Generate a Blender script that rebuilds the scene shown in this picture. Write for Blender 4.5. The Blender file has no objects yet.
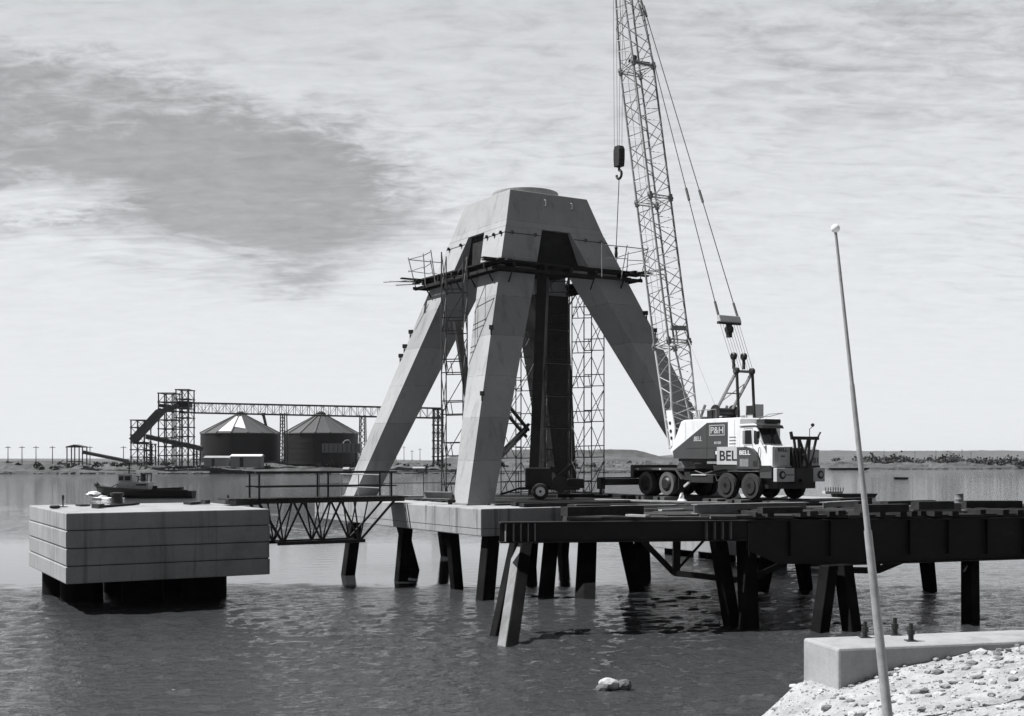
import bpy, bmesh, math, random
import numpy as np
from mathutils import Vector as V, Matrix
random.seed(7)
R = math.radians
SC = bpy.context.scene
COL = SC.collection

# ---------------------------------------------------------------- camera, sky, sun, exposure
EYE, FPX, HOR = 4.5, 1200.0, 460.0
cd = bpy.data.cameras.new('camera')
cam = bpy.data.objects.new('camera', cd); COL.objects.link(cam)
cam.location = (0, 0, EYE); cam.rotation_euler = (R(90), 0, 0)
cd.sensor_width = 36; cd.lens = 36 * FPX / 1024
cd.shift_y = (HOR - 358) / 1024
cd.clip_start = 0.1; cd.clip_end = 20000
SC.camera = cam
SUN_EL, SUN_AZ = 56.0, 180.0                    # azimuth measured from +X, counter-clockwise
sdir = V((math.cos(R(SUN_AZ)) * math.cos(R(SUN_EL)), math.sin(R(SUN_AZ)) * math.cos(R(SUN_EL)), math.sin(R(SUN_EL))))
sl = bpy.data.lights.new('sun', 'SUN'); sl.energy = 5.0; sl.angle = R(0.5); sl.color = (1.0, 1.0, 0.995)
so = bpy.data.objects.new('sun', sl); COL.objects.link(so); so.rotation_euler = sdir.to_track_quat('Z', 'Y').to_euler()
SC.view_settings.view_transform = 'Standard'; SC.view_settings.look = 'None'
SC.view_settings.gamma = 1; SC.view_settings.exposure = 0.60

class NT:
    def __init__(s, tree): s.t = tree
    def n(s, typ, **kw):
        nd = s.t.nodes.new(typ)
        for k, v in kw.items(): setattr(nd, k, v)
        return nd
    def l(s, a, b): s.t.links.new(a, b)
    def put(s, sock, v):
        if hasattr(v, 'is_output'): s.l(v, sock)
        else: sock.default_value = v
    def m(s, op, a, b=0.0, c=0.0, clamp=False):
        nd = s.n('ShaderNodeMath', operation=op, use_clamp=clamp)
        s.put(nd.inputs[0], a); s.put(nd.inputs[1], b); s.put(nd.inputs[2], c)
        return nd.outputs[0]
    def mr(s, v, a, b, c, d, smooth=True):
        nd = s.n('ShaderNodeMapRange', interpolation_type='SMOOTHSTEP' if smooth else 'LINEAR')
        s.put(nd.inputs[0], v)
        for i, x in enumerate((a, b, c, d)): s.put(nd.inputs[i + 1], x)
        return nd.outputs[0]
    def noise(s, vec, scale, detail=4, rough=0.55, dist=0.0):
        nd = s.n('ShaderNodeTexNoise'); s.l(vec, nd.inputs['Vector'])
        nd.inputs['Scale'].default_value = scale; nd.inputs['Detail'].default_value = detail
        nd.inputs['Roughness'].default_value = rough; nd.inputs['Distortion'].default_value = dist
        return nd.outputs['Fac']
    def mapping(s, vec, scale=(1, 1, 1), rot=(0, 0, 0), loc=(0, 0, 0)):
        nd = s.n('ShaderNodeMapping'); s.l(vec, nd.inputs[0])
        nd.inputs['Scale'].default_value = scale; nd.inputs['Rotation'].default_value = rot; nd.inputs['Location'].default_value = loc
        return nd.outputs[0]
    def mixf(s, f, a, b):
        nd = s.n('ShaderNodeMix', data_type='FLOAT')
        s.put(nd.inputs[0], f); s.put(nd.inputs[2], a); s.put(nd.inputs[3], b)
        return nd.outputs[0]

def build_world():
    w = bpy.data.worlds.new('World'); SC.world = w; w.use_nodes = True
    t = w.node_tree; t.nodes.clear(); q = NT(t)
    out = q.n('ShaderNodeOutputWorld'); bg = q.n('ShaderNodeBackground'); q.l(bg.outputs[0], out.inputs[0])
    sky = q.n('ShaderNodeTexSky', sky_type='NISHITA', sun_disc=False)
    sky.sun_elevation = R(SUN_EL); sky.sun_rotation = R(90 - SUN_AZ)
    sky.air_density = 1.0; sky.dust_density = 0.6
    bw = q.n('ShaderNodeRGBToBW'); q.l(sky.outputs[0], bw.inputs[0])
    tc = q.n('ShaderNodeTexCoord'); sp = q.n('ShaderNodeSeparateXYZ'); q.l(tc.outputs['Generated'], sp.inputs[0])
    x, y, z = sp.outputs
    zc = q.m('MAXIMUM', z, 0.0)
    den = q.m('ADD', zc, 0.20)
    cx = q.m('DIVIDE', x, den); cy = q.m('DIVIDE', y, den)
    cv = q.n('ShaderNodeCombineXYZ'); q.put(cv.inputs[0], cx); q.put(cv.inputs[1], cy)
    # a high thin deck of small ripples, seen in perspective
    big = q.noise(q.mapping(cv.outputs[0], (0.9, 1.1, 1), (0, 0, R(-24)), (3.1, 1.3, 0)), 1.0, 6, 0.55, 0.4)
    rip = q.noise(q.mapping(cv.outputs[0], (2.2, 7.0, 1), (0, 0, R(-38)), (0.3, 4.0, 0)), 3.0, 5, 0.58, 1.0)
    fin = q.noise(q.mapping(cv.outputs[0], (3.2, 4.2, 1), (0, 0, R(15)), (7, 2, 0)), 5.5, 7, 0.64, 0.5)
    # azimuth/elevation of the sky direction (the open patch stands to the left of north)
    ys = q.m('MAXIMUM', y, 0.05)
    az = q.m('DIVIDE', x, ys); el = q.m('DIVIDE', z, ys)
    wob = q.noise(q.mapping(cv.outputs[0], (1, 1, 1), (0, 0, 0), (9, 5, 0)), 2.2, 5, 0.6, 0.3)
    wob2 = q.m('ADD', q.m('MULTIPLY', q.m('SUBTRACT', wob, 0.5), 0.13), q.m('MULTIPLY', q.m('SUBTRACT', fin, 0.5), 0.05))
    def blob(a0, e0, ra, re, tilt):
        da = q.m('SUBTRACT', az, a0); de = q.m('ADD', q.m('SUBTRACT', el, e0), wob2)
        d2 = q.m('ADD', de, q.m('MULTIPLY', da, tilt))
        r2 = q.m('ADD', q.m('POWER', q.m('ABSOLUTE', q.m('DIVIDE', da, ra)), 2.0), q.m('POWER', q.m('ABSOLUTE', q.m('DIVIDE', d2, re)), 2.0))
        return q.mr(r2, 0.0, 3.3, 1.0, 0.0)
    clear = q.m('ADD', blob(-0.33, 0.252, 0.17, 0.062, 0.17), q.m('MULTIPLY', blob(-0.23, 0.222, 0.11, 0.032, 0.14), 0.7))
    clear = q.m('ADD', clear, q.m('MULTIPLY', blob(0.37, 0.330, 0.16, 0.045, 0.05), 0.40))
    clear = q.m('SUBTRACT', clear, q.m('MULTIPLY', blob(-0.385, 0.222, 0.07, 0.016, 0.02), 0.75))
    clear = q.m('MULTIPLY', clear, q.mr(y, 0.0, 0.3, 0.0, 1.0))
    lift = q.mr(el, 0.05, 0.22, 0.25, 1.0)                       # the ripples blur out towards the horizon
    dens = q.m('ADD', q.m('MULTIPLY', q.m('SUBTRACT', big, 0.5), 1.1), q.m('MULTIPLY', q.m('SUBTRACT', rip, 0.5), 0.85))
    dens = q.m('ADD', dens, q.m('MULTIPLY', q.m('SUBTRACT', fin, 0.5), 0.75))
    dens = q.m('ADD', q.m('MULTIPLY', dens, lift), 0.90)
    dens = q.m('SUBTRACT', dens, q.m('MULTIPLY', clear, 0.84))
    dens = q.m('SUBTRACT', dens, q.mr(y, 0.40, -0.25, 0.0, 0.9))       # the sky opens overhead and behind
    dens = q.m('ADD', dens, q.mr(el, 0.03, 0.17, 0.25, 0.0))
    cover = q.mr(dens, -0.15, 0.95, 0.0, 1.0)
    bright = q.m('MULTIPLY', q.m('ADD', q.m('MULTIPLY', q.m('SUBTRACT', rip, 0.5), 1.9), q.m('MULTIPLY', q.m('SUBTRACT', fin, 0.5), 1.3)), lift)
    cl = q.m('ADD', q.m('ADD', 3.1, q.mr(zc, 0.0, 0.75, 3.6, 0.0)), bright)
    skyb = q.m('ADD', q.m('MULTIPLY', bw.outputs[0], 0.24), q.mr(y, 0.1, 0.8, 0.0, 2.4))
    skyb = q.m('ADD', skyb, q.m('MULTIPLY', q.m('ADD', q.m('MULTIPLY', q.m('SUBTRACT', fin, 0.5), 1.5), q.m('SUBTRACT', rip, 0.5)), q.mr(y, 0.1, 0.6, 0.0, 1.0)))
    val = q.mixf(cover, skyb, cl)
    val = q.m('MULTIPLY', val, q.mr(z, -0.02, 0.0, 0.55, 1.0))
    cc = q.n('ShaderNodeCombineColor')
    q.put(cc.inputs[0], q.m('MULTIPLY', val, 0.975)); q.put(cc.inputs[1], q.m('MULTIPLY', val, 1.0)); q.put(cc.inputs[2], q.m('MULTIPLY', val, 1.025))
    q.l(cc.outputs[0], bg.inputs[0]); bg.inputs[1].default_value = 0.083
build_world()

# ---------------------------------------------------------------- materials
def mat(name, base, rough=0.7, var=0.25, scale=3.0, bump=0.0, bscale=30, metal=0.0, streak=0.0, island=0.0, spec=0.4, rust=0.0, grime=0.0, lifts=0.0, tide=False):
    m = bpy.data.materials.new(name); m.use_nodes = True
    t = m.node_tree; t.nodes.clear(); q = NT(t)
    out = q.n('ShaderNodeOutputMaterial'); bs = q.n('ShaderNodeBsdfPrincipled'); q.l(bs.outputs[0], out.inputs[0])
    tc = q.n('ShaderNodeTexCoord'); ob = tc.outputs['Object']
    val = q.mr(q.noise(ob, scale, 6, 0.6), 0.25, 0.75, 1 - var, 1 + var, False)
    val = q.m('MULTIPLY', val, q.mr(q.noise(ob, scale * 9, 4, 0.65), 0.25, 0.75, 1 - var * 0.5, 1 + var * 0.5, False))
    if streak:
        st = q.noise(q.mapping(ob, (3.0, 3.0, 0.16)), 1.0, 5, 0.65, 0.2)
        val = q.m('MULTIPLY', val, q.mr(st, 0.52, 0.72, 1.0, 1 - streak))
    if rust:
        rn = q.noise(ob, scale * 2.3, 8, 0.7)
        val = q.m('MULTIPLY', val, q.mr(rn, 0.55, 0.68, 1.0, 1 - rust))
    if grime:
        gn = q.noise(q.mapping(ob, (1, 1, 0.5)), scale * 0.7, 7, 0.7, 0.6)
        val = q.m('MULTIPLY', val, q.mr(gn, 0.50, 0.74, 1.0, 1 - grime))
    if lifts or tide:
        sp = q.n('ShaderNodeSeparateXYZ'); q.l(ob, sp.inputs[0])
    if lifts:                                     # pour lines and form-panel tone steps
        zw = q.m('ADD', sp.outputs[2], q.m('MULTIPLY', q.m('SUBTRACT', q.noise(ob, 1.7, 3, 0.6), 0.5), 0.06))
        ph_ = q.m('FRACT', q.m('DIVIDE', zw, lifts)); id_ = q.m('FLOOR', q.m('DIVIDE', zw, lifts))
        wn_ = q.n('ShaderNodeTexWhiteNoise', noise_dimensions='1D'); q.l(id_, wn_.inputs['W'])
        val = q.m('MULTIPLY', val, q.mr(wn_.outputs['Value'], 0, 1, 0.86, 1.07, False))
        ln = q.m('MULTIPLY', q.mr(ph_, 0.0, 0.022, 0.48, 0.0), q.mr(q.noise(ob, 2.6, 3, 0.6), 0.4, 0.6, 0.2, 1.0))
        val = q.m('MULTIPLY', val, q.m('SUBTRACT', 1.0, ln))
    if tide:                                      # pale crust above a black weed band near the water
        g2 = q.n('ShaderNodeNewGeometry'); s2 = q.n('ShaderNodeSeparateXYZ'); q.l(g2.outputs['Position'], s2.inputs[0])
        zz = q.m('ADD', s2.outputs[2], q.m('MULTIPLY', q.m('SUBTRACT', q.noise(ob, 5.0, 5, 0.7), 0.5), 0.5))
        val = q.m('MULTIPLY', val, q.m('ADD', 1.0, q.m('MULTIPLY', q.mr(zz, 0.45, 0.75, 0.0, 1.0), q.mr(zz, 0.8, 1.5, 0.5, 0.0))))
    if island:
        g = q.n('ShaderNodeNewGeometry')
        val = q.m('MULTIPLY', val, q.mr(g.outputs['Random Per Island'], 0, 1, 1 - island, 1 + island, False))
    val = q.m('MULTIPLY', val, base)
    cc = q.n('ShaderNodeCombineColor')
    for i, k in enumerate((0.985, 1.0, 1.01)): q.put(cc.inputs[i], q.m('MULTIPLY', val, k))
    q.l(cc.outputs[0], bs.inputs['Base Color'])
    bs.inputs['Roughness'].default_value = rough; bs.inputs['Metallic'].default_value = metal
    bs.inputs['Specular IOR Level'].default_value = spec
    if bump:
        b = q.n('ShaderNodeBump'); b.inputs['Strength'].default_value = bump; b.inputs['Distance'].default_value = 0.02
        q.l(q.noise(ob, bscale, 5, 0.65), b.inputs['Height']); q.l(b.outputs[0], bs.inputs['Normal'])
    return m

M = {}
M['concrete'] = mat('weathered_concrete', 0.31, 0.9, 0.14, 0.9, 0.25, 24, streak=0.34, spec=0.2, grime=0.28)
M['tower'] = mat('tower_concrete', 0.33, 0.9, 0.10, 0.7, 0.15, 20, streak=0.22, spec=0.2, grime=0.16, lifts=1.55)
M['stained'] = mat('streaked_concrete', 0.33, 0.9, 0.16, 0.8, 0.3, 20, streak=0.55, spec=0.2, grime=0.25)
M['footing'] = mat('footing_concrete', 0.3, 0.92, 0.16, 2.2, 0.35, 36, streak=0.12, spec=0.2, grime=0.25)
M['pile'] = mat('tarred_pile', 0.008, 0.8, 0.4, 2.0, 0.4, 30, streak=0.3, spec=0.06, tide=True)
M['lit_pile_face'] = mat('sunlit_pile_strip', 0.17, 0.7, 0.3, 2.0, 0.2, 30, grime=0.3)  # pale tone standing for sun on one side of a pile
M['steel'] = mat('dark_steel', 0.022, 0.55, 0.4, 2.5, 0.15, 40, rust=0.2)
M['girder'] = mat('painted_girder', 0.011, 0.6, 0.35, 1.2, 0.15, 30, rust=-0.7)
M['greysteel'] = mat('grey_steel', 0.22, 0.55, 0.3, 2.0, 0.1, 40, rust=0.3)
M['tube'] = mat('scaffold_tube', 0.06, 0.5, 0.4, 4.0, 0.0, rust=0.4)
M['tube_light'] = mat('galvanised_tube', 0.24, 0.5, 0.3, 4.0, 0.0)
M['timber'] = mat('old_timber', 0.05, 0.85, 0.35, 3.0, 0.4, 40, island=0.75, spec=0.2)
M['timber_light'] = mat('bleached_timber', 0.28, 0.85, 0.3, 3.0, 0.3, 40, island=0.3, spec=0.2)
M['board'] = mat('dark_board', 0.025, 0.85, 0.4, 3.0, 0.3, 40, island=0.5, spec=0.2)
M['white'] = mat('white_paint', 0.74, 0.45, 0.08, 1.5, 0.0, grime=0.24, streak=0.12)
M['dull_white'] = mat('dull_white_paint', 0.46, 0.45, 0.10, 2.0, 0.0, grime=0.2)
M['crane_grey'] = mat('crane_mid_paint', 0.06, 0.4, 0.12, 1.5, 0.0, grime=0.15)
M['crane_dark'] = mat('crane_dark_paint', 0.025, 0.45, 0.25, 2.0, 0.0)
M['boom'] = mat('boom_paint', 0.50, 0.5, 0.2, 1.5, 0.0, grime=0.4)
M['chord'] = mat('boom_chord_paint', 0.20, 0.5, 0.3, 1.5, 0.0, grime=0.4)
M['rubber'] = mat('tyre_rubber', 0.022, 0.85, 0.3, 6.0, 0.2, 60)
M['dusty'] = mat('dusty_tyre_wall', 0.09, 0.9, 0.3, 4.0, 0.2, 60)
M['sidewall'] = mat('dry_tyre_wall', 0.030, 0.9, 0.3, 4.0, 0.2, 60)
M['rim'] = mat('dark_rim', 0.02, 0.6, 0.3, 6.0)
M['black'] = mat('black_steel', 0.018, 0.5, 0.4, 3.0)
M['black_paint'] = mat('black_lettering', 0.015, 0.6, 0.1, 3.0)
M['rope'] = mat('wire_rope', 0.09, 0.5, 0.3, 5.0)
M['silo_wall'] = mat('silo_cladding', 0.006, 0.6, 0.2, 0.08, 0.0)
M['silo_roof'] = mat('silo_roof_sheet', 0.07, 0.5, 0.2, 0.1, 0.0)
M['far_steel'] = mat('far_steelwork', 0.09, 0.6, 0.2, 0.1)
M['shed'] = mat('shed_sheet', 0.32, 0.6, 0.15, 0.2)
M['hull'] = mat('black_hull', 0.008, 0.7, 0.3, 1.0)
M['foam'] = mat('white_foam', 0.85, 0.9, 0.05, 1.0)
M['rock'] = mat('limestone', 0.30, 0.95, 0.3, 3.0, 0.8, 14, island=0.6, spec=0.2)
M['rock_dark'] = mat('dark_stone', 0.10, 0.95, 0.3, 3.0, 0.8, 14, island=0.35, spec=0.2)
M['cloth'] = mat('pale_canvas', 0.5, 0.9, 0.2, 4.0, 0.3, 20)
M['pole'] = mat('pole_paint', 0.26, 0.5, 0.25, 6.0, 0.1, 60, grime=0.3)
M['leaf'] = mat('scrub_leaf', 0.055, 0.9, 0.3, 0.1, island=0.5)
M['earth'] = mat('bare_earth', 0.10, 0.95, 0.55, 0.06, 0.6, 0.5, spec=0.1, grime=0.45)
M['spoil'] = mat('spoil_heap', 0.095, 0.95, 0.5, 0.04, 0.6, 0.2, spec=0.1, grime=0.35)
M['ridge'] = mat('far_ridge', 0.10, 0.95, 0.2, 0.005, spec=0.1)
M['bank'] = mat('limestone_gravel', 0.33, 0.95, 0.35, 2.2, 1.0, 16, spec=0.15, grime=0.35, rust=0.25)

def glass_mat():
    m = bpy.data.materials.new('cab_glass'); m.use_nodes = True
    b = m.node_tree.nodes['Principled BSDF']; b.inputs['Base Color'].default_value = (0.02, 0.021, 0.022, 1)
    b.inputs['Roughness'].default_value = 0.08; b.inputs['Specular IOR Level'].default_value = 0.6
    return m
M['glass'] = glass_mat()

def water_mat():
    m = bpy.data.materials.new('harbour_water'); m.use_nodes = True
    t = m.node_tree; t.nodes.clear(); q = NT(t)
    out = q.n('ShaderNodeOutputMaterial'); bs = q.n('ShaderNodeBsdfPrincipled'); q.l(bs.outputs[0], out.inputs[0])
    bs.inputs['Base Color'].default_value = (0.036, 0.038, 0.039, 1); bs.inputs['Roughness'].default_value = 0.05; bs.inputs['IOR'].default_value = 1.33
    g = q.n('ShaderNodeNewGeometry'); p = g.outputs['Position']
    sp0 = q.n('ShaderNodeSeparateXYZ'); q.l(p, sp0.inputs[0])
    a = q.noise(q.mapping(p, (1.0, 1.8, 1), (0, 0, R(12))), 3.4, 3, 0.6, 0.5)
    b = q.noise(q.mapping(p, (1.0, 1.5, 1), (0, 0, R(-20))), 13.0, 3, 0.6, 0.3)
    c = q.noise(q.mapping(p, (0.35, 1.0, 1)), 0.35, 4, 0.6, 0.2)
    h = q.m('ADD', q.m('MULTIPLY', a, 0.85), q.m('MULTIPLY', b, 0.30))
    h = q.m('ADD', h, q.m('MULTIPLY', c, q.mr(sp0.outputs[1], 60.0, 140.0, 0.15, 1.2)))
    bp = q.n('ShaderNodeBump'); bp.inputs['Strength'].default_value = 1.0; bp.inputs['Distance'].default_value = 0.25
    sp = q.n('ShaderNodeSeparateXYZ'); q.l(p, sp.inputs[0])
    yw = q.m('ADD', sp.outputs[1], q.m('MULTIPLY', q.m('SUBTRACT', q.noise(p, 0.5, 3, 0.6), 0.5), 6.0))
    calm = q.m('MULTIPLY', q.mr(yw, 40.5, 43.5, 0.0, 1.0), q.mr(yw, 62.0, 82.0, 1.0, 0.0))
    calm = q.m('MULTIPLY', calm, q.mr(sp.outputs[0], 2.0, 9.0, 1.0, 0.5))
    base_ = q.mr(sp.outputs[1], 45.0, 110.0, 0.46, 0.78)
    q.l(q.mixf(calm, base_, 0.022), bp.inputs['Strength'])
    q.l(h, bp.inputs['Height']); q.l(bp.outputs[0], bs.inputs['Normal'])
    return m
M['water'] = water_mat()

# ---------------------------------------------------------------- mesh builder
class MB:
    def __init__(s): s.v = []; s.f = []
    def add(s, vs, fs):
        b = len(s.v); s.v += [tuple(p) for p in vs]; s.f += [tuple(i + b for i in f) for f in fs]; return s
    def hexa(s, p):      # bottom 4, top 4, same order
        return s.add(p, [(3, 2, 1, 0), (4, 5, 6, 7), (0, 1, 5, 4), (1, 2, 6, 5), (2, 3, 7, 6), (3, 0, 4, 7)])
    def box(s, x0, x1, y0, y1, z0, z1):
        return s.hexa([(x0, y0, z0), (x1, y0, z0), (x1, y1, z0), (x0, y1, z0), (x0, y0, z1), (x1, y0, z1), (x1, y1, z1), (x0, y1, z1)])
    def beam(s, p, q, w, h, up=(0, 0, 1), w2=None, h2=None):
        p = V(p); q = V(q); d = (q - p).normalized(); sd = d.cross(V(up))
        if sd.length < 1e-4: sd = d.cross(V((0, 1, 0)))
        sd.normalize(); u = sd.cross(d)
        w2 = w if w2 is None else w2; h2 = h if h2 is None else h2
        a = [p - sd * w / 2 - u * h / 2, p + sd * w / 2 - u * h / 2, p + sd * w / 2 + u * h / 2, p - sd * w / 2 + u * h / 2]
        b = [q - sd * w2 / 2 - u * h2 / 2, q + sd * w2 / 2 - u * h2 / 2, q + sd * w2 / 2 + u * h2 / 2, q - sd * w2 / 2 + u * h2 / 2]
        return s.hexa(a + b)
    def ibeam(s, p, q, w, h, tf=0.03, tw=0.02):
        u = V((0, 0, 1)); p = V(p); q = V(q)
        s.beam(p - u * (h / 2 - tf / 2), q - u * (h / 2 - tf / 2), w, tf)
        s.beam(p + u * (h / 2 - tf / 2), q + u * (h / 2 - tf / 2), w, tf)
        return s.beam(p, q, tw, h - 2 * tf)
    def tube(s, p, q, r, n=6, r2=None):
        p = V(p); q = V(q); d = (q - p).normalized(); r2 = r if r2 is None else r2
        a = d.cross(V((0, 0, 1)))
        if a.length < 1e-3: a = d.cross(V((1, 0, 0)))
        a.normalize(); b = d.cross(a); vs = []
        for c, rr in ((p, r), (q, r2)):
            for i in range(n):
                t = 2 * math.pi * i / n; vs.append(c + a * math.cos(t) * rr + b * math.sin(t) * rr)
        fs = [(i, (i + 1) % n, n + (i + 1) % n, n + i) for i in range(n)]
        fs += [tuple(range(n))[::-1], tuple(range(n, 2 * n))]
        return s.add(vs, fs)
    def path(s, pts, r, n=6):
        for a, b in zip(pts[:-1], pts[1:]): s.tube(a, b, r, n)
        return s
    def lathe(s, prof, c, axis='z', n=24, caps=True):        # prof: (radius, height) list
        vs = []
        for r, h in prof:
            for i in range(n):
                t = 2 * math.pi * i / n; a, b = math.cos(t) * r, math.sin(t) * r
                if axis == 'z': vs.append((c[0] + a, c[1] + b, c[2] + h))
                elif axis == 'y': vs.append((c[0] + a, c[1] + h, c[2] + b))
                else: vs.append((c[0] + h, c[1] + a, c[2] + b))
        fs = []
        for k in range(len(prof) - 1):
            for i in range(n): fs.append((k * n + i, k * n + (i + 1) % n, (k + 1) * n + (i + 1) % n, (k + 1) * n + i))
        if caps: fs.append(tuple(range(n))[::-1]); fs.append(tuple(range((len(prof) - 1) * n, len(prof) * n)))
        return s.add(vs, fs)
    def prism(s, pts, ext):
        n = len(pts); e = V(ext); vs = [V(p) for p in pts] + [V(p) + e for p in pts]
        fs = [tuple(range(n))[::-1], tuple(range(n, 2 * n))] + [(i, (i + 1) % n, n + (i + 1) % n, n + i) for i in range(n)]
        return s.add(vs, fs)
    def blob(s, c, rx, ry, rz, seed=0, jit=0.25, sub=2):
        bm = bmesh.new(); bmesh.ops.create_icosphere(bm, subdivisions=sub, radius=1)
        rnd = random.Random(seed); off = [V((rnd.uniform(-1, 1), rnd.uniform(-1, 1), rnd.uniform(-1, 1))).normalized() for _ in range(7)]
        amp = [rnd.uniform(-jit, jit) for _ in off]
        bm.verts.ensure_lookup_table(); vs = []
        for v in bm.verts:
            k = 1 + sum(a * max(0, v.co.dot(o)) ** 2 for a, o in zip(amp, off)) + rnd.uniform(-jit, jit) * 0.18
            vs.append((c[0] + v.co.x * rx * k, c[1] + v.co.y * ry * k, c[2] + v.co.z * rz * k))
        fs = [tuple(v.index for v in f.verts) for f in bm.faces]; bm.free()
        return s.add(vs, fs)

FR = {}
def tag(o, label=None, cat=None, group=None, kind=None):
    if label: o['label'] = label
    if cat: o['category'] = cat
    if group: o['group'] = group
    if kind: o['kind'] = kind
    return o
def thing(name, label, cat, loc=(0, 0, 0), rotz=0.0, group=None, local=False):
    o = bpy.data.objects.new(name, None); COL.objects.link(o)
    o.empty_display_size = 0.3; o.location = loc; o.rotation_euler = (0, 0, rotz)
    FR[o] = (V(loc), rotz, local)
    return tag(o, label, cat, group)
def mesh_from(name, mb, smooth=False):
    me = bpy.data.meshes.new(name); me.from_pydata([tuple(v) for v in mb.v], [], mb.f)
    bm = bmesh.new(); bm.from_mesh(me); bmesh.ops.recalc_face_normals(bm, faces=bm.faces); bm.to_mesh(me); bm.free()
    if smooth:
        for p in me.polygons: p.use_smooth = True
        try: me.set_sharp_from_angle(angle=R(40))
        except Exception: pass
    return me
def part(name, mb, m, parent=None, smooth=False, bevel=0.0):
    if parent is not None:
        loc, rz, local = FR[parent]
        if not local:
            c, s = math.cos(-rz), math.sin(-rz); out = []
            for p in mb.v:
                x, y, z = p[0] - loc[0], p[1] - loc[1], p[2] - loc[2]
                out.append((c * x - s * y, s * x + c * y, z))
            mb.v = out
    me = mesh_from(name, mb, smooth); me.materials.append(m if not isinstance(m, str) else M[m])
    o = bpy.data.objects.new(name, me); COL.objects.link(o)
    if parent is not None: o.parent = parent; FR[o] = FR[parent]
    if bevel:
        b = o.modifiers.new('bevel', 'BEVEL'); b.width = bevel; b.segments = 2; b.limit_method = 'ANGLE'; b.angle_limit = R(40)
    return o
def solo(name, mb, m, label, cat, loc, group=None, smooth=False, bevel=0.0, kind=None):
    loc = V(loc); mb.v = [(p[0] - loc[0], p[1] - loc[1], p[2] - loc[2]) for p in mb.v]
    o = part(name, mb, m, None, smooth, bevel); o.location = loc
    return tag(o, label, cat, group, kind)
def struct(name, mb, m, smooth=False):
    o = part(name, mb, m, None, smooth); o['kind'] = 'structure'; return o
def clone(root, loc, rotz=None, label=None):
    r = root.copy(); COL.objects.link(r); r.location = loc
    if rotz is not None: r.rotation_euler = (0, 0, rotz)
    if label: r['label'] = label
    for ch in list(root.children):
        c = ch.copy(); COL.objects.link(c); c.parent = r
        for g in ch.children:
            d = g.copy(); COL.objects.link(d); d.parent = c
    return r
def text_part(name, txt, origin, xax, up, height, m, parent, width=None, bold=0.0, depth=0.006, italic=0.0):
    cu = bpy.data.curves.new('lettering', 'FONT'); cu.body = txt; cu.size = 1; cu.extrude = 0.01; cu.offset = bold; cu.shear = italic
    to = bpy.data.objects.new('lettering_tmp', cu); COL.objects.link(to)
    dg = bpy.context.evaluated_depsgraph_get(); me = bpy.data.meshes.new_from_object(to.evaluated_get(dg))
    bpy.data.objects.remove(to); bpy.data.curves.remove(cu)
    co = np.array([v.co[:] for v in me.vertices]); mn, mx = co.min(0), co.max(0)
    sy = height / (mx[1] - mn[1]); sx = sy if width is None else width / (mx[0] - mn[0])
    xa = V(xax).normalized(); ua = V(up).normalized(); na = xa.cross(ua); o0 = V(origin)
    for v in me.vertices:
        x, y, z = v.co; p = o0 + xa * ((x - mn[0]) * sx) + ua * ((y - mn[1]) * sy) + na * ((z + 0.01) / 0.02 * depth)
        v.co = p
    me.materials.append(M[m]); o = bpy.data.objects.new(name, me); COL.objects.link(o); o.parent = parent; FR[o] = FR[parent]
    return o
def at(px, py, y): return V(((px - 512) / FPX * y, y, EYE - (py - HOR) / FPX * y))
def on(px, py, z):                                # the point of height z seen on that line
    y = (EYE - z) * FPX / (py - HOR); return V(((px - 512) / FPX * y, y, z))

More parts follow.
